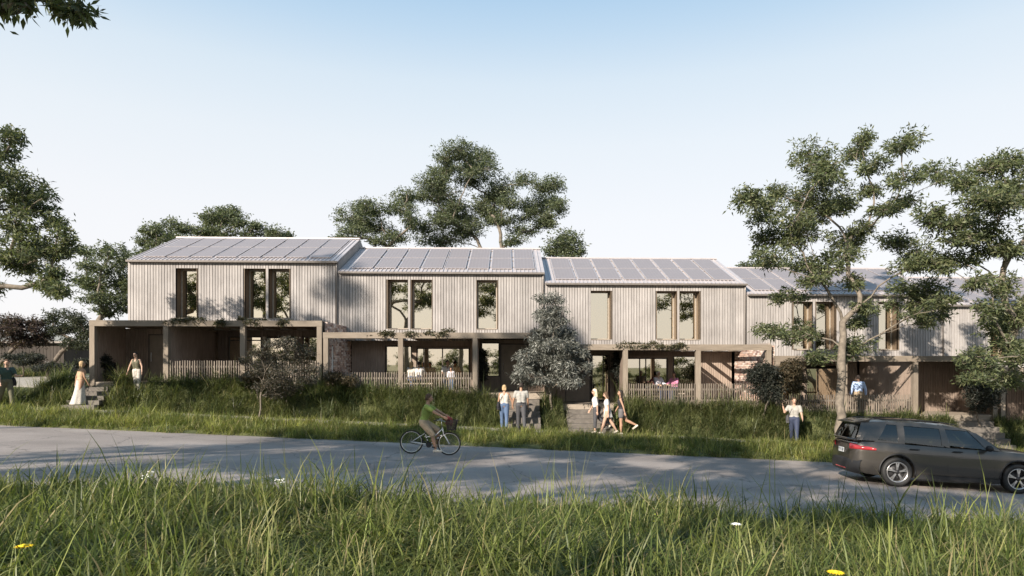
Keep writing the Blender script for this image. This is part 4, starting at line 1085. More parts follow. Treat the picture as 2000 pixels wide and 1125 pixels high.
    c.capsule(hc + Mh @ Vector((-.03 * k, .02 * k, .0)), hc + Mh @ Vector((-.03 * k, -.02 * k, .0)), .036 * k, .036 * k)
    if hairlen == -1: pass
    elif hairlen > 0:
        z1 = hairlen * k
        for s in (-1, 0, 1):
            c.capsule(hc + Mh @ Vector((-.036 * k, s * .026 * k, .0)), hc + Mh @ Vector((-.055 * k, s * .03 * k, -z1)), .030 * k, .018 * k)
        for s in (-1, 1): c.capsule(hc + Mh @ Vector((-.005 * k, s * .042 * k, .01 * k)), hc + Mh @ Vector((-.02 * k, s * .046 * k, -z1 * .8)), .014 * k, .010 * k)
    remeshed('hair', c, .012, hair, t, 2)
    for ex in extras:
        if ex[0] == 'sunglasses':
            g_ = MB()
            for s in (1, -1): g_.ellipsoid(hc + Mh @ Vector((.052 * k, s * .018 * k, .010 * k)), (.006 * k, .014 * k, .010 * k), Mh, 10); g_.tube([hc + Mh @ Vector((.050 * k, s * .03 * k, .012 * k)), hc + Mh @ Vector((0, s * .052 * k, .012 * k))], .003, 5)
            g_.tube([hc + Mh @ Vector((.054 * k, -.006 * k, .012 * k)), hc + Mh @ Vector((.054 * k, .006 * k, .012 * k))], .003, 5); g_.build('sunglasses', 'cloth_black', t)
        elif ex[0] == 'bag':                       # shoulder bag on side s
            s, mat_ = ex[1], ex[2]; p0 = PV + Vector((-.02 * k, s * .135 * k, .0)); g_ = MB(); g_.ellipsoid(p0, (.10 * k, .045 * k, .10 * k)); g_.box(p0.x - .08 * k, p0.x + .08 * k, p0.y - .035 * k, p0.y + .035 * k, p0.z - .09 * k, p0.z + .02 * k)
            bg = remeshed('shoulder_bag', g_, .016, mat_, t, 3)
            MB().tube([p0 + Vector((.06 * k, 0, .05 * k)), chest + Vector((.085 * k, s * .04 * k, .02 * k)), sp((0, s * .075 * k, .325 * k)), chest + Vector((-.085 * k, s * .05 * k, .0)), p0 + Vector((-.06 * k, 0, .05 * k))], .011, 6).build('strap', mat_, bg)
        elif ex[0] == 'phone':
            S, E, Wr, d2 = arm[ex[1]]; p = Wr + d2 * .05 * k; MB().box(p.x - .035, p.x + .035, p.y - .008, p.y + .006, p.z - .07, p.z + .07).build('phone', 'cloth_black', t)
        elif ex[0] == 'belt':
            MB().lathe([(.086 * k, .0), (.089 * k, .0), (.089 * k, .03), (.086 * k, .03)], 24, Matrix.Translation(PV + Vector((0, 0, .045 * k))) @ Matrix.Diagonal((.93, 1.15, 1, 1))).build('belt', 'cloth_black', t)
    t['_j'] = 0; del t['_j']
    return t, J, arm, PV
def on_ground(px, py_feet, Y): 
    p = at(px, py_feet, Y); return (p.x, Y, tz(p.x, Y) + .015)
D2 = math.pi
# facing angles: 0 = +x (right), pi/2 = away from the camera, pi = left, -pi/2 = to the camera
person('man in dark green T-shirt and dark trousers at the left edge', on_ground(12, 778, 25.4), R(-30), 1.78, 'm', ((20, 6), (-16, 16)), ((25, 10, 70), (12, 12, 20)), 3, 'skin_fair', 'hair_brown', -1, 'cloth_darkgreen', .6, 'cloth_olive', 1.0, head=(-20, 15), extras=(('bag', 1, 'cloth_black'),))
zw = HOUSES[0][3]
person('blonde woman in a long pale skirt climbing the first steps', (at(157, 0, 25.75).x, 25.75, tz(-17.5, 25.4) + .12), R(55), 1.66, 'f', ((14, 8), (-10, 10)), ((-14, 16, 10), (6, 8, 20)), 4, 'skin_tan', 'hair_blond', .17, 'cloth_tan', 0, None, skirt=(.60, .02, .082, .155, 'cloth_cream'), shoes='shoe_pale', strap=True, head=(-25, 0))
person('woman with sunglasses in a dark sleeveless top standing in the grass at the first deck', (at(268, 0, 26.76).x, 26.76, tz(at(268, 0, 26.76).x, 26.76)), R(-95), 1.58, 'f', ((5, 3), (-3, 3)), ((6, 22, 10), (4, 24, 8)), 8, 'skin_fair', 'hair_dark', -1, 'cloth_olive', 0, 'cloth_cream', 1.0, strap=True, head=(0, 6), extras=(('sunglasses',),))
z2 = HOUSES[1][3]; z3 = HOUSES[2][3]; z4 = HOUSES[3][3]
person('person in white shirt sitting with back to the camera on the second veranda', (at(818, 0, 29.0).x, 29.0, z2 + .02), R(95), 1.62, 'm', ((82, 84), (80, 82)), ((30, 14, 30), (28, 14, 30)), 16, 'skin_tan', 'hair_dark', -1, 'cloth_white', .8, 'cloth_navy', 1.0, head=(20, 10))
person('blonde person sitting beside the white-shirted one on the second veranda', (at(803, 0, 29.15).x, 29.15, z2 + .02), R(80), 1.6, 'f', ((82, 84), (80, 82)), ((30, 10, 30), (28, 10, 30)), 5, 'skin_fair', 'hair_blond', .14, 'cloth_cream', .5, 'cloth_jeans', 1.0)
person('father in a white T-shirt kneeling behind the picket fence', (at(874, 0, 29.3).x, 29.3, z2), R(-80), 1.68, 'm', ((5, 95), (0, 90)), ((20, 8, 25), (12, 8, 20)), 2, 'skin_tan', 'hair_dark', -1, 'cloth_white', .5, 'cloth_jeans', 1.0, head=(15, 10))
person('child in a pale blue top in front of the father', (at(881, 0, 29.05).x, 29.05, z2), R(-90), 1.04, 'm', ((4, 3), (-3, 3)), ((10, 8, 15), (8, 8, 15)), 2, 'skin_tan', 'hair_dark', -1, 'cloth_lilac', 1.6, 'cloth_jeans', 1.0)
person('woman in white strapless top and blue jeans holding hands, seen from behind', on_ground(985, 838, 25.2), R(88), 1.68, 'f', ((10, 4), (-8, 14)), ((6, 12, 8), (8, 24, 4)), 2, 'skin_tan', 'hair_blond', .05, 'cloth_cream', 0, 'cloth_jeans', 1.0, strap=True, extras=(('bag', 1, 'cloth_black'),), group='people walking on the path')
person('dark-haired man in light T-shirt and charcoal trousers holding hands, seen from behind', on_ground(1018, 838, 25.2), R(95), 1.80, 'm', ((12, 4), (-12, 14)), ((8, 17, 6), (6, 10, 10)), 2, 'skin_tan', 'hair_dark', -1, 'cloth_grey', .55, 'cloth_charcoal', 1.0, extras=(('belt',),), group='people walking on the path')
person('woman with pale hair, white top and cropped dark trousers, first of three', on_ground(1164, 846, 25.35), R(172), 1.70, 'f', ((4, 2), (-24, 30)), ((-14, 10, 12), (16, 8, 14)), 3, 'skin_fair', 'hair_pale', .11, 'cloth_white', .9, 'cloth_charcoal', .82, shoes='shoe_pale', top_hem=.07, head=(20, 0), extras=(('sunglasses',), ('bag', -1, 'cloth_black')), group='people walking on the path')
person('woman in white dress with brown hair, middle of three', on_ground(1187, 846, 25.2), R(170), 1.65, 'f', ((20, 4), (-18, 14)), ((-10, 8, 10), (14, 8, 12)), 3, 'skin_fair', 'hair_brown', .10, 'cloth_white', .5, None, skirt=(.60, .40, .082, .105, 'cloth_white'), shoes='shoe_pale', head=(-5, 10), group='people walking on the path')
person('woman in black top and denim shorts with long dark hair, last of three', on_ground(1214, 846, 25.15), R(165), 1.70, 'f', ((2, 2), (-26, 40)), ((-22, 10, 8), (20, 6, 12)), 3, 'skin_tan', 'hair_dark', .19, 'cloth_black', 0, 'cloth_denimgrey', .22, shoes='shoe_pale', strap=True, head=(25, -5), group='people walking on the path')
person('grey-haired person in a pale shirt on the third veranda', (at(1283, 0, 29.4).x, 29.4, z3 + .02), R(-60), 1.64, 'm', ((80, 84), (80, 82)), ((30, 10, 50), (30, 10, 50)), 8, 'skin_fair', 'hair_grey', -1, 'cloth_lilac', 1.5, 'cloth_navy', 1.0)
person('person in a pink top sitting on the third veranda', (at(1318, 0, 29.4).x, 29.4, z3 + .02), R(-130), 1.60, 'f', ((80, 84), (80, 82)), ((40, 14, 40), (40, 14, 40)), 8, 'skin_tan', 'hair_dark', .05, 'cloth_pink', 1.5, 'cloth_navy', 1.0)
person('man in blue shirt on the fourth veranda, seen from behind', (at(1677, 0, 27.6).x, 27.6, z4), R(80), 1.64, 'm', ((4, 3), (-4, 3)), ((-6, 18, 22), (-6, 18, 22)), 2, 'skin_dark', 'hair_dark', -1, 'cloth_blue', 1.95, 'cloth_khaki', 1.0, head=(-30, 0))
person('man on the phone in grey T-shirt and navy jeans on the path', on_ground(1551, 858, 25.2), R(-115), 1.76, 'm', ((18, 6), (-18, 16)), ((12, 14, 40), (38, 28, 128)), 2, 'skin_fair', 'hair_brown', -1, 'cloth_grey', .6, 'cloth_navy', 1.0, head=(10, 8), extras=(('phone', -1), ('bag', -1, 'cloth_charcoal')), group='people walking on the path')
# garden furniture the seated people use
def bench_at(x, y, z, label, L=1.6, rz=0):
    t = thing('deck_bench', label, 'bench', (x, y, z), rz); MB().box(-L / 2, L / 2, -.2, .2, .32, .37).build('seat', 'deck_timber', t)
    for s in (-1, 1): MB().box(s * (L / 2 - .15) - .03, s * (L / 2 - .15) + .03, -.17, .17, 0, .318).build('leg', 'frame_dark', t)
def table_at(x, y, z, label):
    t = thing('deck_table', label, 'table', (x, y, z)); MB().box(-.85, .85, -.4, .4, .70, .74).build('table_top', 'deck_timber', t)
    for a in (-.75, .75):
        for b_ in (-.32, .32): MB().box(a - .03, a + .03, b_ - .03, b_ + .03, 0, .698).build('leg', 'deck_timber', t)
bench_at(at(811, 0, 29.1).x, 29.1, z2, 'timber bench under the seated pair on the second veranda')
table_at(at(806, 0, 30.3).x, 30.3, z2, 'timber table in front of the seated pair on the second veranda')
bench_at(at(1300, 0, 29.5).x, 29.5, z3, 'timber bench under the old couple on the third veranda', 1.7)

# ---------------------------------------------------------------- bicycle and its rider
plain('rubber', (.018, .018, .018), .7, var=.1); plain('rim_metal', (.60, .58, .52), .35, metal=.6); plain('paint_dark', (.02, .02, .022), .35); plain('paint_white', (.72, .72, .70), .4); plain('wicker', (.035, .028, .025), .8)
bz = tz(at(838, 890, 19.0).x, 19.0)
bx_ = at(839, 890, 19.0).x
bike = thing('bicycle', 'step-through bicycle with a dark front basket on the road', 'bicycle', (bx_, 19.0, bz + .002), 0)
bike.rotation_euler = (0, math.atan(SL), 0)
WR = .345; AX = (-.545, .555)
def bike_wheel(x):
    w = thing('wheel', None, None); w.parent = bike; w.location = (x, 0, WR)
    M = Matrix.Rotation(R(90), 4, 'X')
    MB().lathe([(WR - .035 + .018 * math.cos(a), .016 * math.sin(a)) for a in [2 * math.pi * q / 8 for q in range(9)]], 40, M).lathe([(WR - .017 + .017 * math.cos(a), .017 * math.sin(a)) for a in [2 * math.pi * q / 8 for q in range(9)]], 40, M).build('tyre', 'rubber', w, True)
    MB().lathe([(WR - .058, -.012), (WR - .036, -.014), (WR - .036, .014), (WR - .058, .012), (WR - .058, -.012)], 40, M).build('rim', 'rim_metal', w, True)
    s = MB()
    for q in range(28):
        a = 2 * math.pi * q / 28; s.tube([(.02 * math.cos(a + .9), .02 * (-1) ** q, .02 * math.sin(a + .9)), ((WR - .05) * math.cos(a), 0, (WR - .05) * math.sin(a))], .0016, 4, cap=False)
    stuff(s.build('spokes', 'steel', w))
    MB().lathe([(.001, -.045), (.022, -.04), (.022, .04), (.001, .045)], 12, M).build('hub', 'steel', w, True)
for x in AX: bike_wheel(x)
BB = Vector((-.03, 0, .29)); ST = Vector((-.16, 0, .62)); SD = Vector((-.21, 0, .86)); HT = Vector((.33, 0, .80)); HB = Vector((.38, 0, .62)); RA = Vector((AX[0], 0, WR)); FA = Vector((AX[1], 0, WR)); HBAR = Vector((.29, 0, 1.02))
def banded(a, b, r, n=9):
    """White tube with dark bands painted round it: alternate rings are their own pieces of one mesh."""
    w_, d_ = MB(), MB()
    for k in range(n):
        p, q = a.lerp(b, k / n), a.lerp(b, (k + 1) / n); (w_ if k % 2 else d_).tube([p, q], r, 8)
    return w_, d_
f1, f2 = MB(), MB()
for a, b_ in ((HB, BB), (BB, ST)):
    w_, d_ = banded(a, b_, .019); f1.add(w_.v, w_.f); f2.add(d_.v, d_.f)
fr = f2.build('frame', 'paint_dark', bike, True); f1.build('frame_bands', 'paint_white', fr, True)
m_ = MB(); m_.tube([HT, HB], .02).tube([HT + Vector((0, 0, -.04)), Vector((.1, 0, .52)), ST + Vector((0, 0, -.1))], .015)
for s in (-.055, .055): m_.tube([RA + Vector((0, s, 0)), ST + Vector((0, s * .4, 0))], .009).tube([RA + Vector((0, s, 0)), BB + Vector((0, s * .4, 0))], .010)
m_.build('frame_stays', 'paint_white', fr, True)
m_ = MB()
for s in (-.05, .05): m_.tube([HB + Vector((0, s * .6, 0)), Vector((.45, s, .52)), FA + Vector((0, s, 0))], .011)
m_.build('fork', 'paint_white', bike, True)
MB().tube([ST, SD], .013).build('seat_post', 'steel', bike, True)
sd = MB(); sd.ellipsoid(SD + Vector((-.03, 0, .02)), (.12, .085, .03)); sd.capsule(SD + Vector((.02, 0, .02)), SD + Vector((.14, 0, .022)), .04, .022)
remeshed('saddle', sd, .012, 'cloth_black', bike, 2)
hb_ = MB(); hb_.tube([HT, HBAR], .013).tube([HBAR + Vector((-.16, -.29, .0)), HBAR + Vector((-.04, -.26, .02)), HBAR + Vector((.02, -.1, .02)), HBAR + Vector((.02, .1, .02)), HBAR + Vector((-.04, .26, .02)), HBAR + Vector((-.16, .29, 0))], .011)
hbar = hb_.build('handlebar', 'steel', bike, True)
for s in (-1, 1): MB().tube([HBAR + Vector((-.20, s * .295, -.004)), HBAR + Vector((-.09, s * .275, .01))], .016).build('grip', 'rubber', hbar, True)
for x in AX:
    g_ = MB(); pts = [Vector((x + (WR + .03) * math.cos(R(a)), 0, WR + (WR + .03) * math.sin(R(a)))) for a in (range(30, 200, 10) if x < 0 else range(35, 150, 10))]
    for i in range(len(pts) - 1):
        a, b_ = pts[i], pts[i + 1]; g_.add([a + Vector((0, -.025, 0)), b_ + Vector((0, -.025, 0)), b_ + Vector((0, .025, 0)), a + Vector((0, .025, 0))], [(0, 1, 2, 3)])
    g_.build('mudguard', 'paint_dark', bike, True)
ck = MB(); M = Matrix.Translation(BB + Vector((0, -.05, 0))) @ Matrix.Rotation(R(90), 4, 'X'); ck.lathe([(.001, -.006), (.085, -.005), (.085, .005), (.001, .006)], 24, M); ck.build('chainring', 'paint_dark', bike)
for s, a in ((-1, -20), (1, 160)):
    e = BB + Vector((.165 * math.cos(R(a)), s * .075, .165 * math.sin(R(a)))); MB().tube([BB + Vector((0, s * .06, 0)), e], .010).box(e.x - .05, e.x + .05, e.y + min(0, s * .1), e.y + max(0, s * .1), e.z - .012, e.z + .012).build('pedal', 'paint_dark', bike)
MB().tube([BB + Vector((0, -.06, .08)), RA + Vector((0, -.06, .03))], .006, 6).tube([BB + Vector((0, -.06, -.08)), RA + Vector((0, -.06, -.03))], .006, 6).build('chain', 'rubber', bike)
bk = MB(); bc = Vector((.60, 0, .76))
for i in range(9):
    z = i * .035; q = .13 + .012 * i / 2
    bk.tube([bc + Vector((q * math.cos(a) * 1.0, q * 1.15 * math.sin(a), z)) for a in [2 * math.pi * k / 16 for k in range(17)]], .011, 5, cap=False)
for k in range(16):
    a = 2 * math.pi * k / 16; bk.tube([bc + Vector((.13 * math.cos(a), .15 * math.sin(a), 0)), bc + Vector((.178 * math.cos(a), .205 * math.sin(a), .29))], .007, 4)
bk.box(bc.x - .12, bc.x + .12, -.13, .13, bc.z - .01, bc.z + .01); bsk = bk.build('basket', 'wicker', bike)
MB().tube([HBAR, bc + Vector((-.15, 0, .2))], .008).build('basket_bracket', 'steel', bike)
pk = thing('red_bundle', 'red bundle in the bicycle basket', 'bundle', (bx_ + .58, 19.0, bz + .79))
g_ = MB(); r2 = random.Random(3)
for k in range(9): g_.ellipsoid((r2.uniform(-.07, .07), r2.uniform(-.09, .09), .08 + r2.uniform(0, .20)), (r2.uniform(.05, .08), r2.uniform(.05, .08), r2.uniform(.05, .09)))
remeshed('wrap', g_, .016, 'paper_red', pk, 2)
rider, JJ, AA, PV_ = person('cyclist in green T-shirt and khaki shorts riding on the road', (bx_ - .17, 19.0, bz), 0, 1.78, 'm', ((62, 58), (38, 26)), ((62, 10, -2), (58, 10, 4)), 12, 'skin_tan', 'hair_brown', .03, 'cloth_green', .62, 'cloth_khaki', .54, shoes='shoe_pale', head=(-8, 6), ground=False)
rider.location.z = bz + .93
# ---------------------------------------------------------------- parked car
m, nt, b = new_mat('car_paint')
b.inputs['Base Color'].default_value = (.062, .056, .049, 1); b.inputs['Metallic'].default_value = .45; b.inputs['Roughness'].default_value = .32
b.inputs['Coat Weight'].default_value = .8; b.inputs['Coat Roughness'].default_value = .06
nz = nd(nt, 'ShaderNodeTexNoise'); nz.inputs['Scale'].default_value = 6; rm = nd(nt, 'ShaderNodeMapRange'); rm.inputs[3].default_value = .27; rm.inputs[4].default_value = .4
nt.links.new(nz.outputs[0], rm.inputs[0]); nt.links.new(rm.outputs[0], b.inputs['Roughness'])
plain('car_trim', (.014, .014, .015), .55, var=.1); plain('car_seat', (.05, .045, .042), .8); plain('alloy', (.55, .54, .53), .3, metal=.9, var=.05); plain('alloy_dark', (.03, .03, .032), .4, metal=.5)
plain('chrome', (.75, .74, .72), .15, metal=1.0, var=.02); plain('plate_white', (.72, .72, .70), .5, var=.05); plain('plate_ink', (.03, .03, .05), .6)
m, nt, b = new_mat('lamp_red'); b.inputs['Base Color'].default_value = (.34, .03, .035, 1); b.inputs['Roughness'].default_value = .12; b.inputs['Coat Weight'].default_value = .6
m, nt, b = new_mat('lamp_clear'); b.inputs['Base Color'].default_value = (.55, .56, .58, 1); b.inputs['Roughness'].default_value = .08; b.inputs['Metallic'].default_value = .3
glass('car_glass', .07, (.95, .96, .96), (.34, .36, .35), .6)
glass('privacy_glass', .05, (.75, .88, 1.0), (.13, .145, .15), .22)
glass('sunroof_glass', .7, (1, 1, 1), (.1, .1, .1))
cy = 16.55
c0 = at(1748, 943, cy)
car_yaw = R(-7.5)
CS = 1.06
car = thing('parked_car', 'dark grey estate car parked on the road at lower right', 'car', (0, 0, 0))
car.scale = (CS, CS, CS)
RAX, FAX, HWD, WRD = .98, 3.77, .90, .355
# orientation: yaw about z, pitched with the slope of the road
fx = Vector((math.cos(car_yaw), math.sin(car_yaw), 0))
zr_, zf_ = tz(c0.x, cy), tz(c0.x + fx.x * 2.79 * CS, cy + fx.y * 2.79 * CS)
pitch = math.atan2(zr_ - zf_, 2.79 * CS)
roll = math.atan2(tz(c0.x, cy + 1.6) - zr_, 1.6)
Mc = Matrix.Rotation(car_yaw, 4, 'Z') @ Matrix.Rotation(pitch, 4, 'Y') @ Matrix.Rotation(roll, 4, 'X')
car.rotation_euler = Mc.to_euler()
car.location = Vector((c0.x, cy, zr_ + .005)) - (Mc @ Vector((RAX, -HWD + .1, 0))) * CS

def interp(x, xs_, vs): return float(np.interp(x, xs_, vs))
def smooth_interp(x, xs_, vs):
    # monotone-ish cubic through the stations
    i = int(np.clip(np.searchsorted(xs_, x) - 1, 0, len(xs_) - 2)); x0, x1 = xs_[i], xs_[i + 1]; t = (x - x0) / (x1 - x0)
    def sl(k):
        if k <= 0 or k >= len(xs_) - 1: return 0.0
        a, b_ = (vs[k] - vs[k - 1]) / (xs_[k] - xs_[k - 1]), (vs[k + 1] - vs[k]) / (xs_[k + 1] - xs_[k])
        return 0.0 if a * b_ <= 0 else 2 * a * b_ / (a + b_)
    h = x1 - x0; m0, m1 = sl(i) * h, sl(i + 1) * h
    return (2 * t**3 - 3 * t**2 + 1) * vs[i] + (t**3 - 2 * t**2 + t) * m0 + (-2 * t**3 + 3 * t**2) * vs[i + 1] + (t**3 - t**2) * m1
BX = [0, .06, .2, .5, 1.0, 2.0, 3.0, 3.55, 4.1, 4.5, 4.68, 4.74]
BELT = [.80, .98, 1.06, 1.07, 1.055, 1.02, 1.0, .99, .955, .87, .76, .62]
BOT = [.42, .33, .27, .23, .21, .20, .20, .21, .22, .25, .30, .40]
HW = [.66, .78, .85, .895, .91, .92, .92, .915, .89, .82, .72, .58]
def hw(x): return smooth_interp(x, BX, HW)
def belt(x): return smooth_interp(x, BX, BELT)
def bot(x): return smooth_interp(x, BX, BOT)
def section(x):
    w, zb, zt = hw(x), bot(x), belt(x); d = zt - zb
    crown = .05 if x > 3.4 else .0
    pts = [(0, zb), (.72 * w, zb), (.93 * w, zb + .03 * d), (.975 * w, zb + .14 * d), (.985 * w, zb + .22 * d), (1.0 * w, zb + .48 * d), (.992 * w, zb + .68 * d), (.995 * w, zb + .76 * d), (.965 * w, zb + .90 * d), (.93 * w, zb + .985 * d), (.86 * w, zt + .004), (.45 * w, zt + crown * .7), (0, zt + crown)]
    return pts
st = list(np.linspace(0, 4.74, 60)); rows = []
b = MB(); V = []; F = []; prof0 = section(0); n = 2 * len(prof0) - 2
for x in st:
    p = section(x); ring = [(x, -y, z) for y, z in p] + [(x, y, z) for y, z in p[-2:0:-1]]
    V += ring
for i in range(len(st) - 1):
    for k in range(n): F.append((i * n + k, (i + 1) * n + k, (i + 1) * n + (k + 1) % n, i * n + (k + 1) % n))
F.append(tuple(range(n))); F.append(tuple((len(st) - 1) * n + k for k in range(n))[::-1])
b.add(V, F)
me = bpy.data.meshes.new('body'); me.from_pydata(b.v, [], b.f); me.update()
bm = bmesh.new(); bm.from_mesh(me); bmesh.ops.recalc_face_normals(bm, faces=bm.faces); bm.to_mesh(me); bm.free()
bo = bpy.data.objects.new('tmp', me); col.objects.link(bo)
cut = MB()
for x in (RAX, FAX):
    for s in (-1, 1):
        cut.lathe([(.001, -.22), (.415, -.22), (.415, .30), (.001, .30)], 36, Matrix.Translation((x, s * .84, WRD + .02)) @ Matrix.Rotation(R(-90 * s), 4, 'X'))
cm = bpy.data.meshes.new('cut'); cm.from_pydata(cut.v, [], cut.f); cm.update()
bm = bmesh.new(); bm.from_mesh(cm); bmesh.ops.remove_doubles(bm, verts=bm.verts, dist=.003); bmesh.ops.recalc_face_normals(bm, faces=bm.faces); bm.to_mesh(cm); bm.free()
co = bpy.data.objects.new('cut', cm); col.objects.link(co)
md = bo.modifiers.new('b', 'BOOLEAN'); md.operation = 'DIFFERENCE'; md.object = co; md.solver = 'EXACT'
dg = bpy.context.evaluated_depsgraph_get(); bme = bpy.data.meshes.new_from_object(bo.evaluated_get(dg)); bme.name = 'body'
bpy.data.objects.remove(bo); bpy.data.objects.remove(co)
bme.materials.clear(); bme.materials.append(MATS['car_paint'])
bme.polygons.foreach_set('use_smooth', [True] * len(bme.polygons))
bme.set_sharp_from_angle(angle=R(32))
body = link('body', bme, None, car)
# greenhouse: roof skin, pillars, glass between
RX = [.16, .30, .6, 1.1, 1.7, 2.2, 2.6, 2.85]
RZ = [1.50, 1.535, 1.565, 1.585, 1.58, 1.55, 1.49, 1.43]
RW = [.56, .585, .60, .615, .62, .615, .60, .585]
def rz_(x): return smooth_interp(x, RX, RZ)
def rw(x): return smooth_interp(x, RX, RW)
b = MB(); xs2 = np.linspace(.16, 2.85, 28); V = []; F = []; K = 11
for x in xs2:
    for j in range(K):
        u = -1 + 2 * j / (K - 1); V.append((x, u * rw(x), rz_(x) + .055 * (1 - u * u) - .02 * abs(u) ** 8))
    for j in range(K):
        u = 1 - 2 * j / (K - 1); V.append((x, u * rw(x) * .99, rz_(x) - .035 + .045 * (1 - u * u)))
n = 2 * K
for i in range(len(xs2) - 1):
    for k in range(n): F.append((i * n + k, (i + 1) * n + k, (i + 1) * n + (k + 1) % n, i * n + (k + 1) % n))
F.append(tuple(range(n))); F.append(tuple((len(xs2) - 1) * n + k for k in range(n))[::-1])
roof_ = b.add(V, F).build('roof', 'car_paint', car, True)
roof_.data.set_sharp_from_angle(angle=R(40))
def gy(x, z):          # half width of the greenhouse side at (x, z)
    zt_, zb_ = rz_(min(max(x, .16), 2.85)) - .01, belt(x) + .0; t = min(1, max(0, (z - zb_) / max(.05, zt_ - zb_)))
    return (hw(x) * .90) * (1 - t) + rw(min(max(x, .16), 2.85)) * t + .03 * math.sin(math.pi * t)
def side_patch(poly, off, name, mat, th=.012, parent=car, sides=(-1, 1)):
    """A panel following the greenhouse side: polygon in (x, z), filled by a fine strip mesh."""
    out = []
    for s in sides:
        b = MB(); zs_ = sorted({z for _, z in poly}); lo, hi = zs_[0], zs_[-1]; N = 9; rows_ = []
        for i in range(N + 1):
            z = lo + (hi - lo) * (i / N * .9998 + .0001); xs_ = []
            for k in range(len(poly)):
                (xa, za), (xb, zb) = poly[k], poly[(k + 1) % len(poly)]
                if (za <= z < zb) or (zb <= z < za): xs_.append(xa + (xb - xa) * (z - za) / (zb - za))
            if len(xs_) >= 2: rows_.append((z, min(xs_), max(xs_)))
        M_ = 7; V = []; F = []
        for (z, xa, xb) in rows_:
            for k in range(M_ + 1):
                x = xa + (xb - xa) * k / M_; V.append((x, s * (gy(x, z) + off), z))
        m0 = len(V); V += [(x, y - s * th, z) for x, y, z in V]
        w_ = M_ + 1
        for i in range(len(rows_) - 1):
            for k in range(M_):
                q = (i * w_ + k, i * w_ + k + 1, (i + 1) * w_ + k + 1, (i + 1) * w_ + k); F.append(q if s < 0 else q[::-1]); F.append(tuple(m0 + v for v in (q[::-1] if s < 0 else q)))
        for i in range(len(rows_) - 1):
            for k in (0, M_): a_, c_ = i * w_ + k, (i + 1) * w_ + k; F.append((a_, c_, m0 + c_, m0 + a_))
        for k in range(M_):
            for i in (0, len(rows_) - 1): a_, c_ = i * w_ + k, i * w_ + k + 1; F.append((a_, c_, m0 + c_, m0 + a_))
        out.append(b.add(V, F).build(name, mat, parent, False))
    return out
zt_ = lambda x: rz_(x) - .012
# glass
side_patch([(.46, belt(.46) + .02), (1.06, belt(1.06) + .02), (1.06, zt_(1.06)), (.74, zt_(.74))], -.004, 'side_window', 'car_glass')
side_patch([(1.13, belt(1.1) + .005), (2.08, belt(2.1) + .005), (2.06, zt_(2.06)), (1.13, zt_(1.13))], -.004, 'side_window', 'car_glass')
side_patch([(2.14, belt(2.1) - .0), (3.12, belt(3.1) + .01), (2.82, zt_(2.8)), (2.14, zt_(2.14))], -.004, 'side_window', 'car_glass')
# pillars in body colour
side_patch([(.02, belt(.15) - .02), (.50, belt(.5) - .015), (.84, zt_(.84) + .012), (.22, zt_(.3) + .005)], .006, 'pillar', 'car_paint', .03)
side_patch([(.44, belt(.46) - .015), (1.12, belt(1.1) - .015), (1.12, belt(1.1) + .035), (.50, belt(.5) + .05)], .005, 'window_sill_trim', 'car_paint', .02)
side_patch([(1.02, belt(1.0) - .015), (1.17, belt(1.17) - .015), (1.19, zt_(1.19) + .01), (1.02, zt_(1.0) + .01)], .006, 'pillar', 'car_paint', .03)
side_patch([(2.04, belt(2.0) - .015), (2.22, belt(2.2) - .015), (2.15, zt_(2.15) + .01), (2.02, zt_(2.02) + .01)], .006, 'pillar', 'car_paint', .03)
side_patch([(3.08, belt(3.1) - .01), (3.42, belt(3.4) - .01), (2.87, zt_(2.85) + .02), (2.74, zt_(2.74) + .005)], .008, 'pillar', 'car_paint', .035)
side_patch([(.55, 1.515), (2.7, 1.435), (2.7, 1.475), (1.7, 1.575), (.9, 1.573), (.55, 1.552)], .008, 'roof_rail_panel', 'car_paint', .02)
side_patch([(.5, belt(.5) - .03), (3.2, belt(3.2) - .03), (3.2, belt(3.2) - .005), (.5, belt(.5) - .012)], .012, 'waist_strip', 'car_trim', .015)
# windscreen and rear window
def cross_glass(xb, zb, wb, xt, zt, wt_, bow, name, mat, inset=0.0, edge=0):
    b = MB(); V = []; F = []; N, M_ = 8, 12
    for i in range(N + 1):
        t = i / N
        for k in range(M_ + 1):
            u = -1 + 2 * k / M_; x = xb + (xt - xb) * t + bow * (1 - u * u); V.append((x, u * (wb + (wt_ - wb) * t), zb + (zt - zb) * t + .02 * math.sin(math.pi * t)))
    w_ = M_ + 1
    for i in range(N):
        for k in range(M_): F.append((i * w_ + k, i * w_ + k + 1, (i + 1) * w_ + k + 1, (i + 1) * w_ + k))
    m0 = len(V); sgn = -1 if bow > 0 else 1
    V += [(x + sgn * .012, y, z) for x, y, z in V]; F += [tuple(m0 + q for q in f[::-1]) for f in F]
    return b.add(V, F).build(name, mat, car, True)
cross_glass(3.46, 1.0, .76, 2.80, 1.45, .57, .10, 'windscreen', 'car_glass')
cross_glass(.035, 1.10, .66, .20, 1.50, .54, -.05, 'rear_window', 'privacy_glass')
tg = MB(); tg.tube([(.05, -.70, 1.09), (.0, -.3, 1.085), (-.01, 0, 1.085), (.0, .3, 1.085), (.05, .70, 1.09)], .03, 8); tg.build('tailgate_edge', 'car_paint', car, True)
sp_ = MB(); sp_.add([(.06, -.56, 1.515), (.06, .56, 1.515), (.42, .58, 1.60), (.42, -.58, 1.60), (.07, -.55, 1.49), (.07, .55, 1.49), (.42, .57, 1.55), (.42, -.57, 1.55)], [(0, 1, 2, 3), (7, 6, 5, 4), (0, 4, 5, 1), (1, 5, 6, 2), (3, 7, 4, 0)]); sp_.build('spoiler', 'car_paint', car)
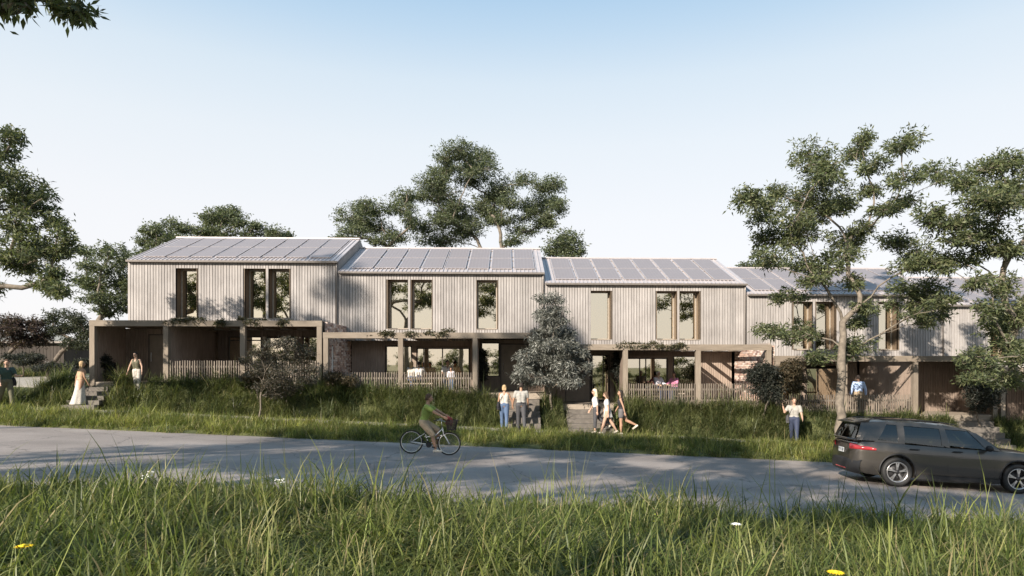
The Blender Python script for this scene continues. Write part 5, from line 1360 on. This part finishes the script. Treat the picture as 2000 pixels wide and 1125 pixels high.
# sunroof panes and roof rails
for xa, xb in ((.75, 1.42), (1.5, 2.15)):
    b = MB(); V = []; F = []
    for i in range(5):
        x = xa + (xb - xa) * i / 4
        for j in range(9): u = (-1 + 2 * j / 8) * .72; V.append((x, u * rw(x), rz_(x) + .055 * (1 - u * u) + .004))
    for i in range(4):
        for j in range(8): F.append((i * 9 + j, (i + 1) * 9 + j, (i + 1) * 9 + j + 1, i * 9 + j + 1))
    b.add(V, F).build('sunroof', 'sunroof_glass', roof_, True)
for s in (-1, 1):
    MB().tube([(.38, s * .55, 1.565), (.46, s * .555, 1.615), (1.2, s * .575, 1.64), (2.0, s * .57, 1.625), (2.45, s * .555, 1.575), (2.52, s * .55, 1.545)], .014, 8).build('roof_rail', 'car_trim', roof_, True)
# wheels
def car_wheel(x, s):
    w = thing('wheel', None, None); w.parent = car; w.location = (x, s * .81, WRD)
    M = Matrix.Rotation(R(90 * (1 if s < 0 else -1)), 4, 'X')
    MB().lathe([(.245, -.11), (.31, -.115), (.345, -.10), (WRD, -.06), (WRD, .06), (.345, .10), (.31, .115), (.25, .10), (.245, .06)], 40, M).build('tyre', 'rubber', w, True)
    rim = MB().lathe([(.246, -.10), (.246, .085), (.258, .10), (.236, .10), (.222, .075), (.215, -.05)], 40, M).build('rim', 'alloy', w, True)
    MB().lathe([(.001, .0), (.21, .0), (.216, -.08)], 32, M).build('brake_disc', 'alloy_dark', w, True)
    sp = MB()
    for k in range(5):
        a = 2 * math.pi * k / 5 + .3
        for d in (-.13, .13):
            ca, sa = math.cos(a + d), math.sin(a + d); cb, sb = math.cos(a + d * .55), math.sin(a + d * .55)
            V = []
            for r_, cc, ss, hh, wd_ in ((.04, math.cos(a), math.sin(a), .085, .016), (.13, cb, sb, .092, .013), (.238, ca, sa, .085, .016)):
                for q, hq in ((-1, 0), (1, 0), (1, 1), (-1, 1)): V.append(M @ Vector((r_ * cc - q * wd_ * ss, r_ * ss + q * wd_ * cc, hh - .03 + hq * .03)))
            F = []
            for i in range(2):
                for q in range(4): F.append((i * 4 + q, i * 4 + (q + 1) % 4, (i + 1) * 4 + (q + 1) % 4, (i + 1) * 4 + q))
            F += [(0, 3, 2, 1), (8, 9, 10, 11)]
            sp.add(V, F)
    sp.build('spokes', 'alloy', rim)
    MB().lathe([(.001, .102), (.03, .10), (.052, .09), (.055, .04)], 20, M).build('hub_cap', 'alloy_dark', rim, True)
for x in (RAX, FAX):
    for s in (-1, 1): car_wheel(x, s)
    for s in (-1, 1):
        tr = MB(); pts = []
        for a in range(-12, 193, 9):
            px_, pz_ = x + .418 * math.cos(R(a)), WRD + .02 + .418 * math.sin(R(a)); pts.append((px_, s * (hw(px_) * .985), max(pz_, .2)))
        tr.tube(pts, .022, 6); tr.build('wheel_arch', 'car_trim', car, True)
# lower trims, bumper, lamps, plate, handles, mirrors
for s in (-1, 1):
    MB().add([(RAX + .43, s * .925, .22), (FAX - .43, s * .93, .22), (FAX - .43, s * .93, .31), (RAX + .43, s * .925, .33), (RAX + .43, s * .86, .20), (FAX - .43, s * .86, .20), (FAX - .43, s * .86, .31), (RAX + .43, s * .86, .33)],
             [(0, 1, 2, 3), (7, 6, 5, 4), (0, 4, 5, 1), (3, 2, 6, 7), (0, 3, 7, 4), (1, 5, 6, 2)]).build('sill', 'car_trim', car)
    for x, nm in ((1.36, 0), (2.36, 1)):
        hx = x; MB().tube([(hx - .11, s * (hw(hx) * .985 + .01), .93), (hx - .06, s * (hw(hx) * .985 + .035), .935), (hx + .06, s * (hw(hx) * .985 + .035), .935), (hx + .11, s * (hw(hx) * .985 + .01), .93)], .014, 8).build('door_handle', 'car_trim', car, True)
    for xs_ in ([1.12, 1.10, 1.16, 1.44], [2.12, 2.12, 2.14, 2.16], [3.16, 3.18, 3.2, 3.22]):
        zz = [belt(xs_[0]) - .04, .85, .6, .34 if xs_[3] > 1.5 else .62]
        MB().tube([(x, s * (np.interp(z, [bot(x), bot(x) + .48 * (belt(x) - bot(x)), belt(x)], [hw(x) * .965, hw(x) * 1.0, hw(x) * .94]) + .0005), z) for x, z in zip(xs_, zz)], .004, 5).build('door_gap', 'car_trim', car)
    mb = MB(); mb.ellipsoid((3.02, s * 1.03, 1.06), (.075, .12, .075)); mb.capsule((3.06, s * .86, 1.0), (3.04, s * .96, 1.03), .022, .03)
    remeshed('wing_mirror', mb, .014, 'car_trim', car, 2)
    # tail lamp wraps round the corner
    b = MB(); V = []; F = []
    path = [(.012, .46), (.03, .60), (.075, .71), (.16, .80), (.30, .845), (.46, .872)]
    for i, (x, y) in enumerate(path):
        t = i / 5; z0, z1 = .84 + .02 * t, .985 - .055 * t + (.0 if i < 5 else -.02)
        o = .028
        for z, oo in ((z0, .0), (z0 + .02, o), (z1 - .02, o), (z1, .0)): V.append((x - (oo if i < 4 else 0) - .0, s * (y + (oo if i > 1 else 0) + .035), z))
    for i in range(5):
        for k in range(3): F.append((i * 4 + k, i * 4 + k + 1, (i + 1) * 4 + k + 1, (i + 1) * 4 + k))
    F += [(0, 1, 2, 3), (20, 23, 22, 21)]
    b.add(V, F).build('tail_lamp', 'lamp_red', car, True)
    MB().ellipsoid((4.42, s * .66, .74), (.20, .14, .07), Matrix.Rotation(R(-32 * s), 3, 'Z')).build('headlamp', 'lamp_clear', car, True)
MB().tube([(.075, -.74, 1.0), (.012, -.5, 1.005), (-.006, 0, 1.01), (.012, .5, 1.005), (.075, .74, 1.0)], .012, 8).build('light_bar', 'chrome', car, True)
bp_ = MB(); pts = [(.10, -.86, .46), (.0, -.70, .46), (-.045, -.4, .46), (-.055, 0, .46), (-.045, .4, .46), (.0, .70, .46), (.10, .86, .46)]
V = []; F = []
for x, y, z in pts:
    for dx, zz in ((.12, .24), (.03, .27), (.0, .40), (.015, .56), (.06, .60)): V.append((x + dx, y, zz))
for i in range(len(pts) - 1):
    for k in range(4): F.append((i * 5 + k, (i + 1) * 5 + k, (i + 1) * 5 + k + 1, i * 5 + k + 1))
bp_.add(V, F).build('rear_bumper', 'car_trim', car, True)
MB().tube([(.09, -.62, .34), (-.03, -.3, .335), (-.035, .3, .335), (.09, .62, .34)], .012, 6).build('reflector_strip', 'lamp_red', car)
pl = MB().box(-.03, -.018, -.17, .17, .72, .84).build('number_plate', 'plate_white', car)
# plate characters, drawn as strokes
GL = {'E': [(0,0,0,2),(0,2,1,2),(0,1,.8,1),(0,0,1,0)], 'Y': [(.5,0,.5,1),(.5,1,0,2),(.5,1,1,2)], '3': [(0,2,1,2),(1,2,1,0),(.3,1,1,1),(0,0,1,0)], '2': [(0,2,1,2),(1,2,1,1),(0,1,1,1),(0,1,0,0),(0,0,1,0)]}
b = MB()
for k, ch in enumerate(('E', 'Y', None, '3', '2')):
    if not ch: continue
    for x0, y0, x1, y1 in GL[ch]:
        f_ = lambda u, v: (-.0315, .125 - k * .056 - u * .034, .752 + v * .028)
        b.tube([f_(x0, y0), f_(x1, y1)], .0045, 5)
b.build('plate_lettering', 'plate_ink', pl)
MB().tube([(.06, .05, 1.13), (.085, -.30, 1.18)], .010, 6).build('rear_wiper', 'car_trim', car)
# seats
for x in (1.35, 2.28):
    for s in (-1, 1):
        g_ = MB(); g_.box(x - .02, x + .5, s * .38 - .24, s * .38 + .24, .50, .66); g_.capsule((x + .02, s * .38 - .14, .66), (x - .12, s * .38 - .14, 1.12), .10, .07); g_.capsule((x + .02, s * .38 + .14, .66), (x - .12, s * .38 + .14, 1.12), .10, .07); g_.capsule((x - .13, s * .38 - .06, 1.25), (x - .13, s * .38 + .06, 1.25), .075, .075)
        remeshed('seat', g_, .03, 'car_seat', car, 3)
MB().tube([(2.86 + .16 * math.cos(a) * .4, .38 + .18 * math.sin(a), 1.02 + .17 * math.cos(a)) for a in [2 * math.pi * k / 20 for k in range(21)]], .014, 6).build('steering_wheel', 'car_trim', car, True)
gr_ = MB(); 
for k in range(5): gr_.box(4.70, 4.755, -.42 + .03 * k, .42 - .03 * k, .44 + .05 * k, .46 + .05 * k)
gr_.build('grille', 'car_trim', car)

# ---------------------------------------------------------------- flowers in the foreground grass
plain('petal_yellow', (.72, .52, .02), .6, var=.1); plain('petal_white', (.78, .78, .74), .6, var=.08); plain('petal_lime', (.52, .56, .08), .6, var=.1); plain('stem_green', (.12, .17, .045), .6)
def flower(label, px, py, Y, kind):
    p = at(px, py, Y); z0 = tz(p.x, Y); t = thing('wild_flower', label, 'flower', (p.x, Y, z0), 0, 'wild flowers in the verge'); h = p.z - z0; r = random.Random(int(px))
    MB().tube([(.03, 0, -.02), (.02, .01, h * .5), (0, 0, h)], .005, 6).build('stem', 'stem_green', t)
    if kind == 'disc':
        g = MB()
        for k in range(16):
            a = 2 * math.pi * k / 16; c, s = math.cos(a), math.sin(a); L = .085
            g.add([(0, 0, h), (L * .6 * c - .016 * s, L * .6 * s + .016 * c, h + .012), (L * c, L * s, h + .005), (L * .6 * c + .016 * s, L * .6 * s - .016 * c, h + .012)], [(0, 1, 2, 3)])
        g.ellipsoid((0, 0, h + .01), (.03, .03, .018)); g.build('petals', 'petal_yellow', t)
    elif kind == 'daisy':
        g = MB()
        for k in range(13):
            a = 2 * math.pi * k / 13; c, s = math.cos(a), math.sin(a); L = .075
            g.add([(0, 0, h), (L * .6 * c - .011 * s, L * .6 * s + .011 * c, h + .03), (L * c, L * s, h + .02), (L * .6 * c + .011 * s, L * .6 * s - .011 * c, h + .03)], [(0, 1, 2, 3)])
        g.build('petals', 'petal_white', t); MB().ellipsoid((0, 0, h + .012), (.016, .016, .012)).build('centre', 'petal_yellow', t)
    else:
        g = MB(); st_ = MB()
        for k in range(14):
            a = r.uniform(0, 6.28); q = r.uniform(.01, .085); e = (q * math.cos(a), q * math.sin(a), h + r.uniform(-.05, .05)); st_.tube([(0, 0, h - .09), e], .002, 4); g.ellipsoid(e, (.014, .014, .008), None, 8)
        g.build('florets', 'petal_lime' if kind == 'lime' else 'petal_white', t); st_.build('flower_stalks', 'stem_green', t)
flower('yellow flower in the bottom left corner', 46, 1068, 6.3, 'disc')
flower('yellow petalled flower at the lower right bottom edge', 1632, 1119, 6.2, 'disc')
flower('pale lime flower cluster right of the middle foreground', 1288, 1012, 8.6, 'lime')
flower('white daisy in the right foreground grass', 1438, 1027, 8.2, 'daisy')
flower('white flower head at the road edge on the left', 289, 927, 10.4, 'umbel')
flower('small white flower head at the road edge left of the middle', 548, 941, 10.4, 'umbel')
flower('lime flower cluster on the far verge left of the cyclist', 582, 829, 23.0, 'lime')
flower('second lime flower cluster on the far verge nearer the cyclist', 706, 826, 23.4, 'lime')
